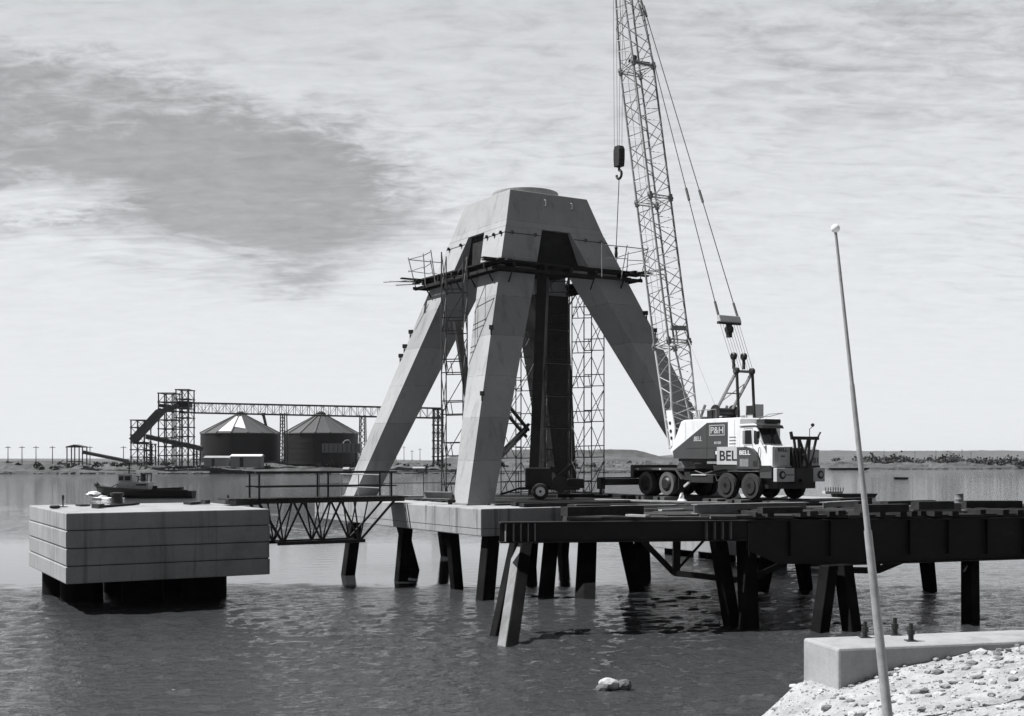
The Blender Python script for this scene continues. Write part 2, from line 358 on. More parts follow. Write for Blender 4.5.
# ---------------------------------------------------------------- water, shores, hills
def make_water():
    rows = [7.0]
    while rows[-1] < 9000: rows.append(rows[-1] * (1.0042 if rows[-1] < 150 else 1.03))
    rows = np.array(rows); nc = 640; u = np.linspace(-1, 1, nc)
    Y = np.repeat(rows[:, None], nc, 1); X = u[None, :] * (0.62 * Y + 14)
    rng = np.random.default_rng(3); Z = np.zeros_like(X)
    for i in range(56):
        lam = 0.24 * 1.042 ** i if i < 42 else rng.uniform(0.3, 0.7)
        th = rng.normal(1.40, 0.50); k = 2 * math.pi / lam
        amp = 0.0056 * lam * (1.0 if lam < 1.5 else 1.5 / lam)
        ph = k * (X * math.cos(th) + Y * math.sin(th)) + rng.uniform(0, 6.28)
        ph = ph + 0.8 * np.sin(0.31 * X + 0.23 * Y + i) + 0.6 * np.sin(0.9 * X - 0.5 * Y + 2.3 * i)
        fade = np.clip((lam / (0.0042 * Y) - 2.2) / 2, 0, 1)
        Z += amp * fade * (np.sin(ph) + 0.3 * np.sin(2 * ph + 1.2))
    sst = lambda v, a, b: (lambda t: t * t * (3 - 2 * t))(np.clip((v - a) / (b - a), 0, 1))
    yw = Y + 1.2 * np.sin(X * 0.9) + 0.8 * np.sin(X * 2.3 + 1)
    calm = sst(yw, 40.5, 43.5) * (1 - sst(yw, 62, 82)) * (1 - 0.5 * sst(X, 2, 9))
    Z *= 1 - 0.93 * calm
    Z *= 0.8 + 0.4 * np.sin(X * 0.21 + Y * 0.13) * np.sin(Y * 0.17 - X * 0.08 + 1)
    nr = len(rows); vs = np.stack([X, Y, Z], -1).reshape(-1, 3)
    i = np.arange(nr - 1)[:, None] * nc + np.arange(nc - 1)[None, :]
    fs = np.stack([i, i + 1, i + nc + 1, i + nc], -1).reshape(-1, 4)
    me = bpy.data.meshes.new('water'); me.vertices.add(len(vs)); me.vertices.foreach_set('co', vs.astype(np.float32).ravel())
    me.loops.add(fs.size); me.loops.foreach_set('vertex_index', fs.astype(np.int32).ravel())
    me.polygons.add(len(fs)); me.polygons.foreach_set('loop_start', np.arange(0, fs.size, 4, dtype=np.int32))
    me.polygons.foreach_set('use_smooth', np.ones(len(fs), dtype=bool))
    me.update(); me.validate(); me.materials.append(M['water'])
    o = bpy.data.objects.new('water', me); COL.objects.link(o); o['kind'] = 'structure'
make_water()

def vnoise(seed):
    rng = np.random.default_rng(seed); tab = rng.random((256, 256))
    def f(x, y):
        x = np.asarray(x, float); y = np.asarray(y, float)
        xi = np.floor(x).astype(int); yi = np.floor(y).astype(int); fx = x - xi; fy = y - yi
        fx = fx * fx * (3 - 2 * fx); fy = fy * fy * (3 - 2 * fy)
        g = lambda a, b: tab[a % 256, b % 256]
        return (g(xi, yi) * (1 - fx) * (1 - fy) + g(xi + 1, yi) * fx * (1 - fy) + g(xi, yi + 1) * (1 - fx) * fy + g(xi + 1, yi + 1) * fx * fy)
    return f
def fbm(f, x, y, o=4):
    t = 0; a = 0.5
    for k in range(o): t = t + a * f(x * 2 ** k + 17 * k, y * 2 ** k + 5 * k); a *= 0.5
    return t
def grid(X, Y, Z):
    nr, nc = X.shape; mb = MB(); mb.v = [tuple(p) for p in np.stack([X, Y, Z], -1).reshape(-1, 3)]
    mb.f = [(r * nc + c, r * nc + c + 1, (r + 1) * nc + c + 1, (r + 1) * nc + c) for r in range(nr - 1) for c in range(nc - 1)]
    return mb
N1, N2, N3 = vnoise(1), vnoise(2), vnoise(5)

def shore_y(x): return np.interp(x, [-900, -200, 0, 45, 120, 260, 900], [385, 388, 400, 440, 545, 600, 640])
def make_far_shore():
    xs = np.linspace(-520, 620, 900); d = np.concatenate([[-3, 0, 1.2, 2.5, 4, 6, 8.5, 12, 16, 21, 27, 34, 44, 56, 70, 90, 120, 180, 300, 700, 1800, 4500, 7000]])
    X = np.repeat(xs[None], len(d), 0) * (1 + np.maximum(d, 0)[:, None] / 700); D = np.repeat(d[:, None], len(xs), 1)
    Y = shore_y(np.repeat(xs[None], len(d), 0)) + D + 5 * (fbm(N1, X / 14, D * 0 + 3) - 0.45) * (D < 60)
    base = np.interp(D, [-3, 0, 1.2, 2.5, 6, 16, 40, 120, 7000], [-0.8, -0.05, 0.7, 1.0, 1.3, 2.2, 3.0, 3.1, 3.2])
    bump = np.clip(fbm(N2, X / 7.5, Y / 5, 5) - 0.40, 0, 1) * np.interp(D, [0, 8, 20, 60, 150, 400], [0.8, 4.2, 5.2, 4.0, 1.5, 0])
    struct('far_shore', grid(X, Y, np.minimum(base + bump, 4.35)), 'earth')
make_far_shore()

def mound(x0, x1, yc, dep, h, seed, m, name='hill', n=90):
    xs = np.linspace(x0, x1, n); t = np.linspace(-1, 1, 17)
    X = np.repeat(xs[None], 17, 0); T = np.repeat(t[:, None], n, 1); Y = yc + T * dep
    e = np.clip(np.minimum(X - x0, x1 - X) / (0.20 * (x1 - x0)), 0, 1)
    prof = np.clip(1.5 * (1 - np.abs(T)) , 0, 1)
    Z = 2.6 + h * e * prof * (0.80 + 0.22 * fbm(N3, X / (0.10 * (x1 - x0)) + seed, Y / (dep * 0.7), 5) + 0.12 * fbm(N1, X / 6.0, Y / 6.0, 3))
    return struct(name, grid(X, Y, Z), m)
mound(-48, 96, 660, 40, 7.6, 3, 'spoil', n=160)
mound(-30, 130, 600, 28, 3.2, 9, 'spoil')
mound(-330, -60, 640, 40, 1.4, 21, 'spoil')
mound(300, 1900, 3600, 300, 30, 14, 'ridge')
mound(-2600, -200, 4200, 300, 7, 31, 'ridge')
mound(100, 900, 2500, 220, 10, 41, 'ridge')

# near bank: limestone rubble sloping into the water
def bank_z(X, Y):
    edge = 17.6 + 1.6 * np.clip((X - 4) / 3, -1.2, 1) + 3.2 * (fbm(N1, X / 3.2, Y * 0 + 2) - 0.45)
    d = edge - Y
    z = np.interp(d, [-6, -1, 0, 1.2, 3.0, 6, 9.5, 14, 40], [-1.6, -0.35, -0.02, 0.32, 0.72, 1.35, 2.1, 2.75, 3.0])
    fx = np.interp(X, [2.7, 3.4, 4.0, 4.5, 5.2, 6.4, 9, 14], [-0.8, 0.85, 1.38, 1.50, 1.68, 1.88, 2.05, 2.2])
    sm = np.clip((Y - 16.7) / 2.6, 0, 1); z = np.maximum(z, fx - 3.2 * sm * sm * (3 - 2 * sm))
    return z + 0.16 * (fbm(N2, X / 0.9, Y / 0.9, 4) - 0.45) + 0.05 * (fbm(N3, X / 0.16, Y / 0.16, 3) - 0.45)
def make_bank():
    xs = np.concatenate([np.linspace(-34, 2, 90), np.linspace(2.1, 13, 240), np.linspace(13.2, 34, 60)]); ys = np.concatenate([[-40, -20, -8], np.linspace(-2, 8, 30), np.linspace(8.1, 19, 220), np.linspace(19.3, 25, 20)])
    X, Y = np.meshgrid(xs, ys); struct('bank', grid(X, Y, bank_z(X, Y)), 'bank', True)
    st = MB(); rnd = random.Random(11)
    for i in range(7000):
        x = rnd.uniform(3.0, 11.5); y = rnd.uniform(10.5, 17.6); z = float(bank_z(x, y))
        if z < -0.05: continue
        r = 0.010 + 0.055 * rnd.random() ** 7
        st.blob((x, y, z + r * 0.25), r * rnd.uniform(0.8, 1.5), r * rnd.uniform(0.8, 1.3), r * rnd.uniform(0.5, 0.9), i, 0.35, 1)
    o = part('gravel', st, 'rock'); tag(o, 'loose white limestone rubble on the near bank', 'gravel', kind='stuff')
make_bank()
rk = [((612, 685, 0.05), 0.14, 'rock', 'pale angular boulder awash at the near water edge'),
      ((625, 686, 0.04), 0.12, 'rock_dark', 'dark wet stone beside the pale boulder at the near water edge'),
      ((602, 688, 0.03), 0.09, 'rock_dark', 'small dark stone left of the pale boulder in the shallows')]
for i, ((px, py, z), r, mm, lab) in enumerate(rk):
    p = on(px, py, z); solo('rock', MB().blob(p, r * 1.25, r, r * 0.8, 50 + i, 0.45, 3), mm, lab, 'rock', p, 'stones at the near water edge')

# ---------------------------------------------------------------- grid of the works
TH = R(31); U = V((math.cos(TH), math.sin(TH), 0)); W = V((-math.sin(TH), math.cos(TH), 0))
C0 = V((-1.0, 38.7, 0)); ZD = 2.93
def G(u, w, z): return C0 + U * u + W * w + V((0, 0, z))
def slab(mb, o, ua, wa, u0, u1, w0, w1, z0, z1):
    P = lambda u, w, z: V((o[0], o[1], 0)) + ua * u + wa * w + V((0, 0, z))
    return mb.hexa([P(u0, w0, z0), P(u1, w0, z0), P(u1, w1, z0), P(u0, w1, z0), P(u0, w0, z1), P(u1, w0, z1), P(u1, w1, z1), P(u0, w1, z1)])

# mooring blocks: four lifts of concrete on stub piles
def mooring_block(o, th, lu, lw, label, piles, z0=0.87, z1=2.96):
    ua = V((math.cos(th), math.sin(th), 0)); wa = V((-math.sin(th), math.cos(th), 0)); o = V((o[0], o[1], 0))
    t = thing('mooring_block', label, 'mooring block', o + V((0, 0, 0)), th, 'stacked concrete mooring blocks')
    h = (z1 - z0) / 4
    for k in range(4):
        off = 0.012 * (k % 2)
        part('concrete_lift', slab(MB(), o, ua, wa, off, lu - off, off, lw - off, z0 + k * h + 0.012, z0 + (k + 1) * h - 0.012), 'concrete', t, bevel=0.03)
        if k: slabj = part('joint', slab(MB(), o, ua, wa, 0.05, lu - 0.05, 0.05, lw - 0.05, z0 + k * h - 0.013, z0 + k * h + 0.013), 'black', t)
    for (u, w, r) in piles:
        c = o + ua * u + wa * w
        part('pile', MB().lathe([(r, -2.0), (r, z0 + 0.008)], (c[0], c[1], 0), 'z', 24), 'pile', t, True)
    return t, ua, wa
MBO = V((-12.98, 34.9, 0)); TB = R(30)
mb1, bu, bw_ = mooring_block(MBO, TB, 6.15, 7.1, 'big concrete block of four lifts standing in the water at the left', [(1.0, 6.1, 0.72), (4.75, 2.5, 0.72), (1.1, 3.6, 0.66), (2.9, 3.1, 0.66), (4.75, 5.9, 0.72), (2.9, 5.9, 0.66)])
mooring_block(G(16.4, 4.0, 0), TH, 4.2, 9.0, 'concrete block of four lifts standing in the water beyond the crane', [(1.1, 1.3, 0.7), (4.1, 1.3, 0.7), (1.1, 4.6, 0.7), (1.1, 7.6, 0.7), (3.2, 7.6, 0.7)], 0.30, 2.86)
def BK(u, w, z): return MBO + bu * u + bw_ * w + V((0, 0, z))
# fittings and litter on the left block
ZB = 2.96
def TB_(px, py, z=ZB): return on(px, py, z)
p = TB_(117, 504.5)
solo('bollard', MB().lathe([(0.24, 0), (0.24, 0.04), (0.2, 0.05), (0.19, 0.30), (0.23, 0.33), (0.23, 0.40), (0.12, 0.42)], p, 'z', 16), 'steel', 'squat iron bollard on the left block in front of the tug', 'bollard', p, smooth=True)
def pin(px, py, h, lab):
    p = TB_(px, py); t = thing('anchor_pin', lab, 'anchor pin', p, 0, 'thin pins standing on the left block')
    part('plate', MB().box(p[0] - 0.12, p[0] + 0.12, p[1] - 0.12, p[1] + 0.12, p[2], p[2] + 0.02), 'steel', t)
    part('rod', MB().tube(p + V((0, 0, 0.02)), p + V((0, 0, h)), 0.022).lathe([(0.04, h * 0.6), (0.04, h * 0.95)], p, 'z', 8), 'steel', t)
pin(63, 507, 0.40, 'thin pin standing left of the bollard on the left block'); pin(228, 504, 0.32, 'thin pin near the footbridge end of the left block')
for k, (a, b, w, h, m_, lab) in enumerate([((100, 507.5), (137, 504.6), 0.2, 0.06, 'board', 'long dark plank on the left block right of the bollard'),
        ((95, 508.3), (101, 508.0), 0.3, 0.13, 'timber', 'short stout timber at the near edge of the left block'),
        ((78, 506.2), (88, 505.9), 0.35, 0.05, 'board', 'short dark board left of the bollard on the left block'),
        ((187, 504.6), (201, 503.8), 0.3, 0.08, 'timber', 'thin dark board near the middle of the left block top'),
        ((203, 504.2), (208, 504.0), 0.22, 0.14, 'timber', 'stout offcut beside the footbridge landing')]):
    p = TB_(*a) + V((0, 0, h / 2 + 0.002 + 0.001 * k)); q = TB_(*b) + V((0, 0, h / 2 + 0.002 + 0.001 * k))
    solo('plank', MB().beam(p, q, w, h), m_, lab, 'plank', p, 'boards lying on the left block')
p = TB_(55, 508.5); solo('coil_of_rope', MB().lathe([(0.10, 0), (0.16, 0.02), (0.17, 0.07), (0.13, 0.10), (0.08, 0.08), (0.06, 0.02)], p, 'z', 18), 'board', 'small coil of dark rope by the left edge of the left block', 'rope', p, smooth=True)

# pile platform that carries the tower
ptf = thing('pile_platform', 'wide concrete slab on raked black piles under the tower', 'platform', G(0, 0, 0), TH)
part('slab', slab(MB(), C0, U, W, 0, 13.4, 0, 14.35, 2.03, 2.925), 'stained', ptf, bevel=0.03)
part('construction_joint', slab(MB(), C0, U, W, -0.004, 13.4, -0.004, 14.3, 2.27, 2.285), 'steel', ptf)
def pile(px0, py0, px1, py1, w, parent, ztop, mm='pile', rise=0.0, name='pile', kind='square'):
    a = on(px0, py0, ztop - rise) if py0 else None
    b = on(px1, py1, 0.0)
    d = (b - a); e = b + d * (1.8 / max(0.5, -d.z))
    top = a - d.normalized() * 0.02
    mbp = MB()
    if kind == 'h':
        side = U; f = W
        for k in (-1, 1): mbp.hexa([e + f * (k * w / 2) - side * w / 2 - f * 0.015, e + f * (k * w / 2) + side * w / 2 - f * 0.015, e + f * (k * w / 2) + side * w / 2 + f * 0.015, e + f * (k * w / 2) - side * w / 2 + f * 0.015,
                                    a + f * (k * w / 2) - side * w / 2 - f * 0.015, a + f * (k * w / 2) + side * w / 2 - f * 0.015, a + f * (k * w / 2) + side * w / 2 + f * 0.015, a + f * (k * w / 2) - side * w / 2 + f * 0.015])
        mbp.beam(e, a, 0.02, w - 0.03, tuple(f))
    else:
        h = w / 2
        q = lambda c: [c - U * h - W * h, c + U * h - W * h, c + U * h + W * h, c - U * h + W * h]
        mbp.hexa(q(e) + q(a))
    return part(name, mbp, mm, parent, bevel=0.0 if kind == 'h' else 0.03)
for (a, b, c, d, w) in [(355, 522.5, 348, 575, 0.44), (406, 527.5, 401, 581, 0.40), (402, 526, 414, 570, 0.36), (452, 532, 457, 589, 0.36), (491, 535.5, 485, 600, 0.46),
                        (534, 523, 531, 567, 0.36), (552, 531, 546, 596, 0.40), (588, 528, 585, 598, 0.50), (622, 525, 637, 590, 0.42), (641, 521, 643, 578, 0.46), (441, 515, 446, 556, 0.4), (566, 513, 563, 556, 0.4)]:
    pile(a, b, c, d, w, ptf, 2.027)

# ---------------------------------------------------------------- the four-legged concrete tower
TSF = 1.05; PH = R(14); CT = V((0.52 * TSF, 47.0 * TSF, 0))
dF = V((-math.sin(PH), -math.cos(PH), 0)); dRt = V((math.cos(PH), -math.sin(PH), 0)); DIRS = [dF, dRt, -dF, -dRt]
ZG = EYE + 7.12 * TSF
ZT, ZL0, ZCAP = EYE + 10.08 * TSF, 2.95, EYE + 8.6 * TSF
def dd(z): return (2.45 + (ZT - z) / (ZT - ZL0) * (7.6 - 2.45)) * TSF
def wl(z): return float(np.interp(z, [2.95, EYE + 6.3 * TSF, ZCAP], [1.0 * TSF, 1.5 * TSF, 1.58 * TSF]))
BOFF = {0: V((-0.16, 0, 0)), 1: V((0.80, -0.1, 0)), 2: V(), 3: V()}
def cornr(i, z): return BOFF[i % 4] * max(0.0, (ZCAP - z) / (ZCAP - ZL0)) + CT + DIRS[i % 4] * dd(z) + V((0, 0, z))
tw = thing('concrete_tower', 'tall four legged concrete tower with flat topped cap on the pile platform', 'tower', CT + V((0, 0, ZD)), PH)
def legring(i, z):
    o = cornr(i, z); e1 = (DIRS[(i + 1) % 4] - DIRS[i]).normalized(); e2 = (DIRS[(i + 3) % 4] - DIRS[i]).normalized(); w = wl(z)
    return [o, o + e1 * w, o + (e1 + e2) * w, o + e2 * w]
for i in range(4):
    lg = MB(); zs = [2.99, 6.9, EYE + 6.3 * TSF, ZCAP - 0.003]
    for a, b in zip(zs[:-1], zs[1:]): pass
    rings = [legring(i, z) for z in zs]; lg.v = [tuple(p) for r in rings for p in r]
    for k in range(3):
        for j in range(4): lg.f.append((k * 4 + j, k * 4 + (j + 1) % 4, (k + 1) * 4 + (j + 1) % 4, (k + 1) * 4 + j))
    lg.f += [(3, 2, 1, 0), (12, 13, 14, 15)]
    L = part('leg', lg, 'tower', tw)
    if i == 2:                                     # dark panels, jointed like shutters, added to deepen shade on the far leg
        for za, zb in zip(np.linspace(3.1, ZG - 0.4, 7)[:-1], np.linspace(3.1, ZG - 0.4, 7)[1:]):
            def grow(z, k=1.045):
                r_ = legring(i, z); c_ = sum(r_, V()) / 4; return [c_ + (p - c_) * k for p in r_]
            part('shade_cladding', MB().hexa(grow(za + 0.012) + grow(zb - 0.012)), 'steel', L)
    r0 = legring(i, 2.99); c = sum(r0, V()) / 4
    bp = MB(); g = lambda k, z: [V((0, 0, z)) + V((c + (p - c) * k)[:2] + (0,)) if False else V(((c + (p - c) * k).x, (c + (p - c) * k).y, z)) for p in r0]
    bp.hexa(g(1.16, 2.928) + g(1.16, 2.989)); part('base_plate', bp, 'greysteel', L)
    for z in (EYE + 8.34 * TSF,):                                   # joint line and form bolts
        o = cornr(i, z)
        for j in (1, 3):
            e = (DIRS[(i + j) % 4] - DIRS[i]).normalized()
            n_ = V((e.y, -e.x, 0)); n_ = n_ if n_.dot(DIRS[i]) > 0 else -n_
            part('joint_line', MB().beam(o + e * 0.0 + n_ * 0.003, o + e * (wl(z) - 0.03) + n_ * 0.003, 0.012, 0.03), 'steel', L)
            for s_ in ((0.22, 0.75, 1.3) if (i, j) == (0, 3) else (0.3, 1.35) if j == 1 else (0.35, 1.1)):
                b0 = o + e * s_; part('form_bolt', MB().lathe([(0.05, -0.05), (0.05, 0.07)], b0 + n_ * 0.06, 'z', 8).tube(b0, b0 + n_ * 0.12, 0.04), 'black', L)
for i, z, s_, j in ((0, 9.55, 0.06, 3), (3, 9.9, 0.1, 1), (3, 9.3, 0.1, 3), (0, 6.8, 0.08, 3), (1, 10.2, 1.45, 3), (1, 9.8, 0.1, 1)):
    pass
cp = MB(); b4 = [cornr(i, ZCAP) for i in range(4)]; t4 = [cornr(i, ZT) for i in range(4)]
part('cap', cp.hexa(b4 + t4), 'tower', tw, bevel=0.02)
part('collar', MB().lathe([(1.36, 0.002), (1.36, 0.33), (1.30, 0.36)], (CT.x, CT.y, ZT), 'z', 48), 'tower', tw, True)
for f_ in (0.42, 0.74):                                   # lifting lugs on the shaded face
    o = cornr(0, ZT - 0.42).lerp(cornr(1, ZT - 0.42), f_); n_ = (dF + dRt).normalized()
    part('lifting_lug', MB().path([o + V((0, 0, 0.12)), o + n_ * 0.12 + V((0, 0, 0.1)), o + n_ * 0.13 + V((0, 0, -0.12)), o + V((0, 0, -0.16))], 0.03), 'greysteel', tw)
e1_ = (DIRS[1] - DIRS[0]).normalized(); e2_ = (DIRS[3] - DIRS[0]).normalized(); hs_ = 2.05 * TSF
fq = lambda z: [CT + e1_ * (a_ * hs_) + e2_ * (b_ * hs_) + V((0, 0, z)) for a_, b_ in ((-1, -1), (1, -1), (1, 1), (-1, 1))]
part('dark_soffit_fill', MB().hexa(fq(ZG + 0.2) + fq(ZCAP - 0.01)), 'board', tw)  # dark box added to blacken the shaded openings under the cap
# small form brackets left on the leg edges
for i, z, j in ((0, 9.4, 3), (0, 6.9, 3), (3, 9.9, 1), (3, 9.3, 1), (3, 8.9, 3), (1, 10.4, 1), (1, 9.7, 1)):
    o = cornr(i, z); e = (DIRS[(i + j) % 4] - DIRS[i]).normalized(); n_ = DIRS[i]
    part('form_bracket', MB().beam(o - n_ * 0.03, o + n_ * 0.16, 0.12, 0.16).tube(o + n_ * 0.1, o + n_ * 0.1 + V((0, 0, -0.28)), 0.03), 'black', tw)

# plank gallery round the tower head
gal = thing('work_gallery', 'dark plank gallery with bent rails hung round the tower head', 'scaffold gallery', CT + V((0, 0, ZG)), PH)
rnd = random.Random(4)
for i in range(4):
    a = DIRS[i]; b = DIRS[(i + 1) % 4]; side = MB()
    for k, dq in enumerate((4.12, 4.30, 4.48, 4.64)):
        p = CT + a * dq; q = CT + b * dq; e = (q - p).normalized(); L = (q - p).length
        cuts = [-rnd.uniform(0.1, 0.6), L * rnd.uniform(0.35, 0.6), L + rnd.uniform(0.1, 0.6)]
        for c0, c1 in zip(cuts[:-1], cuts[1:]):
            z = ZG + rnd.uniform(-0.03, 0.06) + 0.012 * i
            side.beam(p + e * (c0 - 0.2) + V((0, 0, z)), p + e * (c1 + 0.2) + V((0, 0, z + rnd.uniform(-0.05, 0.05))), 0.2, 0.05)
    part('planking', side, 'board', gal)
    jo = MB()
    for s_ in (0.06, 0.3, 0.5, 0.7, 0.94):
        p = (CT + a * 4.16).lerp(CT + b * 4.16, s_); n_ = (a + b).normalized()
        z = V((0, 0, ZG - 0.13))
        jo.beam(p + z - n_ * 0.1, p + n_ * 0.5 + z, 0.09, 0.16); jo.tube(p + n_ * 0.45 + z, p + n_ * 0.05 + z + V((0, 0, -0.62)), 0.03)
    for dq in (4.12, 4.66):
        p = CT + a * dq; q = CT + b * dq; e = (q - p).normalized()
        jo.beam(p - e * 0.2 + V((0, 0, ZG - 0.27)), q + e * 0.2 + V((0, 0, ZG - 0.27)), 0.08, 0.12)
    part('joists', jo, 'board', gal)
for i in (3, 1):
    rl = MB(); o = CT + DIRS[i] * 4.72; t_ = V((-DIRS[i].y, DIRS[i].x, 0))
    tops = []
    for s_, lean in ((-1.5, 0.0), (-0.75, 0.25), (0.0, 0.35), (0.8, 0.1), (1.6, 0.2)):
        base = o - DIRS[i] * abs(s_) * 0.85 + t_ * s_ + V((0, 0, ZG + 0.05)); top = base + DIRS[i] * lean + V((0, 0, 1.0)); tops.append(top)
        rl.tube(base - V((0, 0, 0.35)), top, 0.022)
    for a, b in zip(tops[:-1], tops[1:]): rl.tube(a - V((0, 0, 0.08)), b - V((0, 0, 0.08)), 0.02); rl.tube(a - V((0, 0, 0.6)), b - V((0, 0, 0.55)), 0.016)
    for s_ in (-0.5, 0.1, 0.5):
        c = CT + DIRS[i] * 4.7 + t_ * s_ + V((0, 0, ZG)); rl.tube(c, c + DIRS[i] * rnd.uniform(0.9, 1.3) + t_ * rnd.uniform(-0.3, 0.3) + V((0, 0, rnd.uniform(-0.1, 0.25))), 0.025)
    part('guard_rail', rl, 'tube_light', gal)

# scaffold towers
def scaffold(px0, px1, y, z1, lab, depth=1.1, bay=1.45, r=0.022, mm='tube', skew=0.12, z0=ZD):
    a = at(px0, 460, y); b = at(px1, 460, y); dx = b.x - a.x
    t = thing('scaffold_tower', lab, 'scaffold tower', (a.x, y, z0), 0, 'tube scaffold towers inside the concrete tower')
    P = lambda i, j, z: V((a.x + dx * i + skew * depth * j, y + depth * j, z))
    st = MB()
    for i in (0, 1):
        for j in (0, 1): st.tube(P(i, j, z0), P(i, j, z1), r * 1.25)
    part('standards', st, mm, t)
    n = max(2, round((z1 - z0) / bay))
    for k in range(n):
        br = MB()
        za = z0 + (z1 - z0) * k / n; zb = z0 + (z1 - z0) * (k + 1) / n; h = zb - za
        for j in (0, 1):
            fr = MB()
            for f in (0.10, 0.42): fr.tube(P(0, j, za + h * f), P(1, j, za + h * f + 0.02), r)
            fr.tube(P(0.32, j, za + h * 0.10), P(0.22, j, za + h * 0.42), r * 0.8)
            part('frame', fr, mm, t)
        for i in (0, 1): br.tube(P(i, 0, za + h * 0.1), P(i, 1, zb), r * 0.8); br.tube(P(i, 1, za + h * 0.1), P(i, 0, zb), r * 0.8)
        br.tube(P(0, k % 2, za + 0.1 * h), P(1, k % 2, zb), r * 0.8)
        part('braces', br, mm, t)
    return t
scaffold(441.5, 463, 45.0, 12.3, 'slim scaffold tower left of the front concrete leg', depth=1.0)
scaffold(584, 604, 51.5, 12.1, 'scaffold tower standing clear between the back leg and the right leg', depth=1.2, skew=-0.38)
scaffold(501, 521, 52.0, 11.9, 'scaffold tower half hidden behind the right edge of the front leg', depth=1.3, skew=0.5)
scaffold(545, 568, 51.0, 12.9, 'scaffold tower rising in front of the dark back leg', depth=1.2, mm='tube', skew=0.1)
# steel column and braces inside
col = thing('steel_column', 'leaning black box column beside the back leg inside the tower', 'column', at(534, 497, 52.0))
c0 = at(534, 497, 52.0); c0.z = ZD; c1 = at(545, 240, 50.0)
part('shaft', MB().beam(c0, c1, 0.42, 0.42, (0.3, 1, 0)), 'steel', col)
part('foot', MB().box(c0.x - 0.4, c0.x + 0.4, c0.y - 0.4, c0.y + 0.4, ZD - 0.003, ZD + 0.05), 'steel', col)
for (a, b, lab) in [((527, 433), (503, 404), 'upper twin pipe brace between front leg and black column'), ((527, 428), (497, 459), 'lower twin pipe brace between front leg and black column')]:
    p = at(*a, 51.3); q = at(*b, 46.2); o_ = V((0.05, 0, 0.14))
    b_ = thing('pipe_brace', lab, 'brace', p, 0, 'twin pipe braces inside the tower')
    for s_ in (-1, 1): part('pipe', MB().tube(p + o_ * s_, q + o_ * s_, 0.075, 10), 'steel', b_, True)
p = at(457, 322, 48.8); q = at(475, 440, 46.4); solo('strut', MB().beam(p, q, 0.26, 0.26), 'steel', 'dark strut between the left leg and the front leg', 'strut', p)

# low guard rail along the far edge of the platform
gr = thing('guard_rail', 'thin pipe guard rail on the far left edge of the platform', 'guard rail', G(0.2, 14.2, ZD), TH)
po = MB(); ra = MB()
for k in range(8): part('post', MB().tube(G(0.15 + 1.65 * k, 14.2, 2.926), G(0.15 + 1.65 * k, 14.2, ZD + 1.05), 0.025), 'tube', gr)
for z in (0.55, 1.05): ra.tube(G(0.15, 14.2, ZD + z), G(11.7, 14.2, ZD + z), 0.022)
part('rails', ra, 'tube', gr)
gr = thing('guard_rail', 'short pale pipe rail at the foot of the left leg', 'guard rail', G(0.25, 8.2, ZD), TH)
po = MB(); ra = MB()
for w in (8.2, 10.2, 12.0): part('post', MB().tube(G(0.2, w, 2.926), G(0.2, w, ZD + 1.0), 0.025), 'tube_light', gr)
for z in (0.5, 1.0): ra.tube(G(0.2, 8.2, ZD + z), G(0.2, 12.0, ZD + z), 0.022)
part('rails', ra, 'tube_light', gr)

# ---------------------------------------------------------------- truss footbridge from the left block
fb = thing('footbridge', 'short black steel truss footbridge with handrails beside the left block', 'footbridge', (-9.6, 40.4, 3.0), TH)
F0 = V((-9.55, 40.35, 0)); LB = 6.55
def FB(u, w, z): return F0 + U * u + W * w + V((0, 0, z))
for w in (0.0, 1.0):
    tr = MB(); zt, zb = 3.07, 1.62; a, b = 1.95, 4.8
    tr.beam(FB(0.95, w, zt), FB(LB, w, zt), 0.10, 0.13); tr.beam(FB(a - 0.2, w, zb), FB(b + 0.2, w, zb), 0.10, 0.12)
    n = 2
    bot = [a + (b - a) * k / n for k in range(n + 1)]
    tr.beam(FB(1.05, w, zt), FB(a, w, zb), 0.08, 0.08); tr.beam(FB(LB - 0.35, w, zt), FB(b, w, zb), 0.07, 0.07)
    tops = [1.05] + [(bot[k] + bot[k + 1]) / 2 for k in range(n)] + [LB - 0.6]
    for k in range(n):
        tr.beam(FB(bot[k], w, zb), FB(tops[k + 1], w, zt), 0.06, 0.06); tr.beam(FB(tops[k + 1], w, zt), FB(bot[k + 1], w, zb), 0.06, 0.06)
    for k in (0, 1, 2): tr.tube(FB(bot[k], w, zb), FB(bot[k] - 0.22, w, zt), 0.03); tr.tube(FB(bot[k], w, zb), FB(bot[k] + 0.32, w, zt), 0.026)
    part('truss', tr, 'steel', fb)
    hr = MB()
    for u in (1.09, 3.6, 6.05): hr.beam(FB(u, w, 3.0), FB(u, w, 4.06), 0.06, 0.06)
    for z, t_ in ((3.58, 0.05), (4.07, 0.07)): hr.beam(FB(0.95, w, z), FB(6.25, w, z), t_, t_)
    part('handrail', hr, 'steel', fb)
dk = MB()
for k in range(int(LB / 0.24) + 1): dk.add(MB().beam(FB(0.1 + 0.24 * k, -0.08, 3.165), FB(0.1 + 0.24 * k, 1.08, 3.165), 0.22, 0.05).v, [(3, 2, 1, 0), (4, 5, 6, 7), (0, 1, 5, 4), (1, 2, 6, 5), (2, 3, 7, 6), (3, 0, 4, 7)])
part('deck', dk, 'board', fb)
br = MB()
for k in range(3): br.beam(FB(1.95 + 1.425 * k, 0.05, 1.62), FB(1.95 + 1.425 * k, 0.95, 1.62), 0.06, 0.06)
for k in range(2): br.tube(FB(1.95 + 1.425 * k, 0.05, 1.62), FB(3.37 + 1.425 * k, 0.95, 1.62), 0.025)
part('cross_bracing', br, 'steel', fb)
part('landing', MB().beam(FB(0.25, 0.5, 3.06), FB(1.0, 0.5, 3.06), 1.2, 0.17), 'steel', fb)

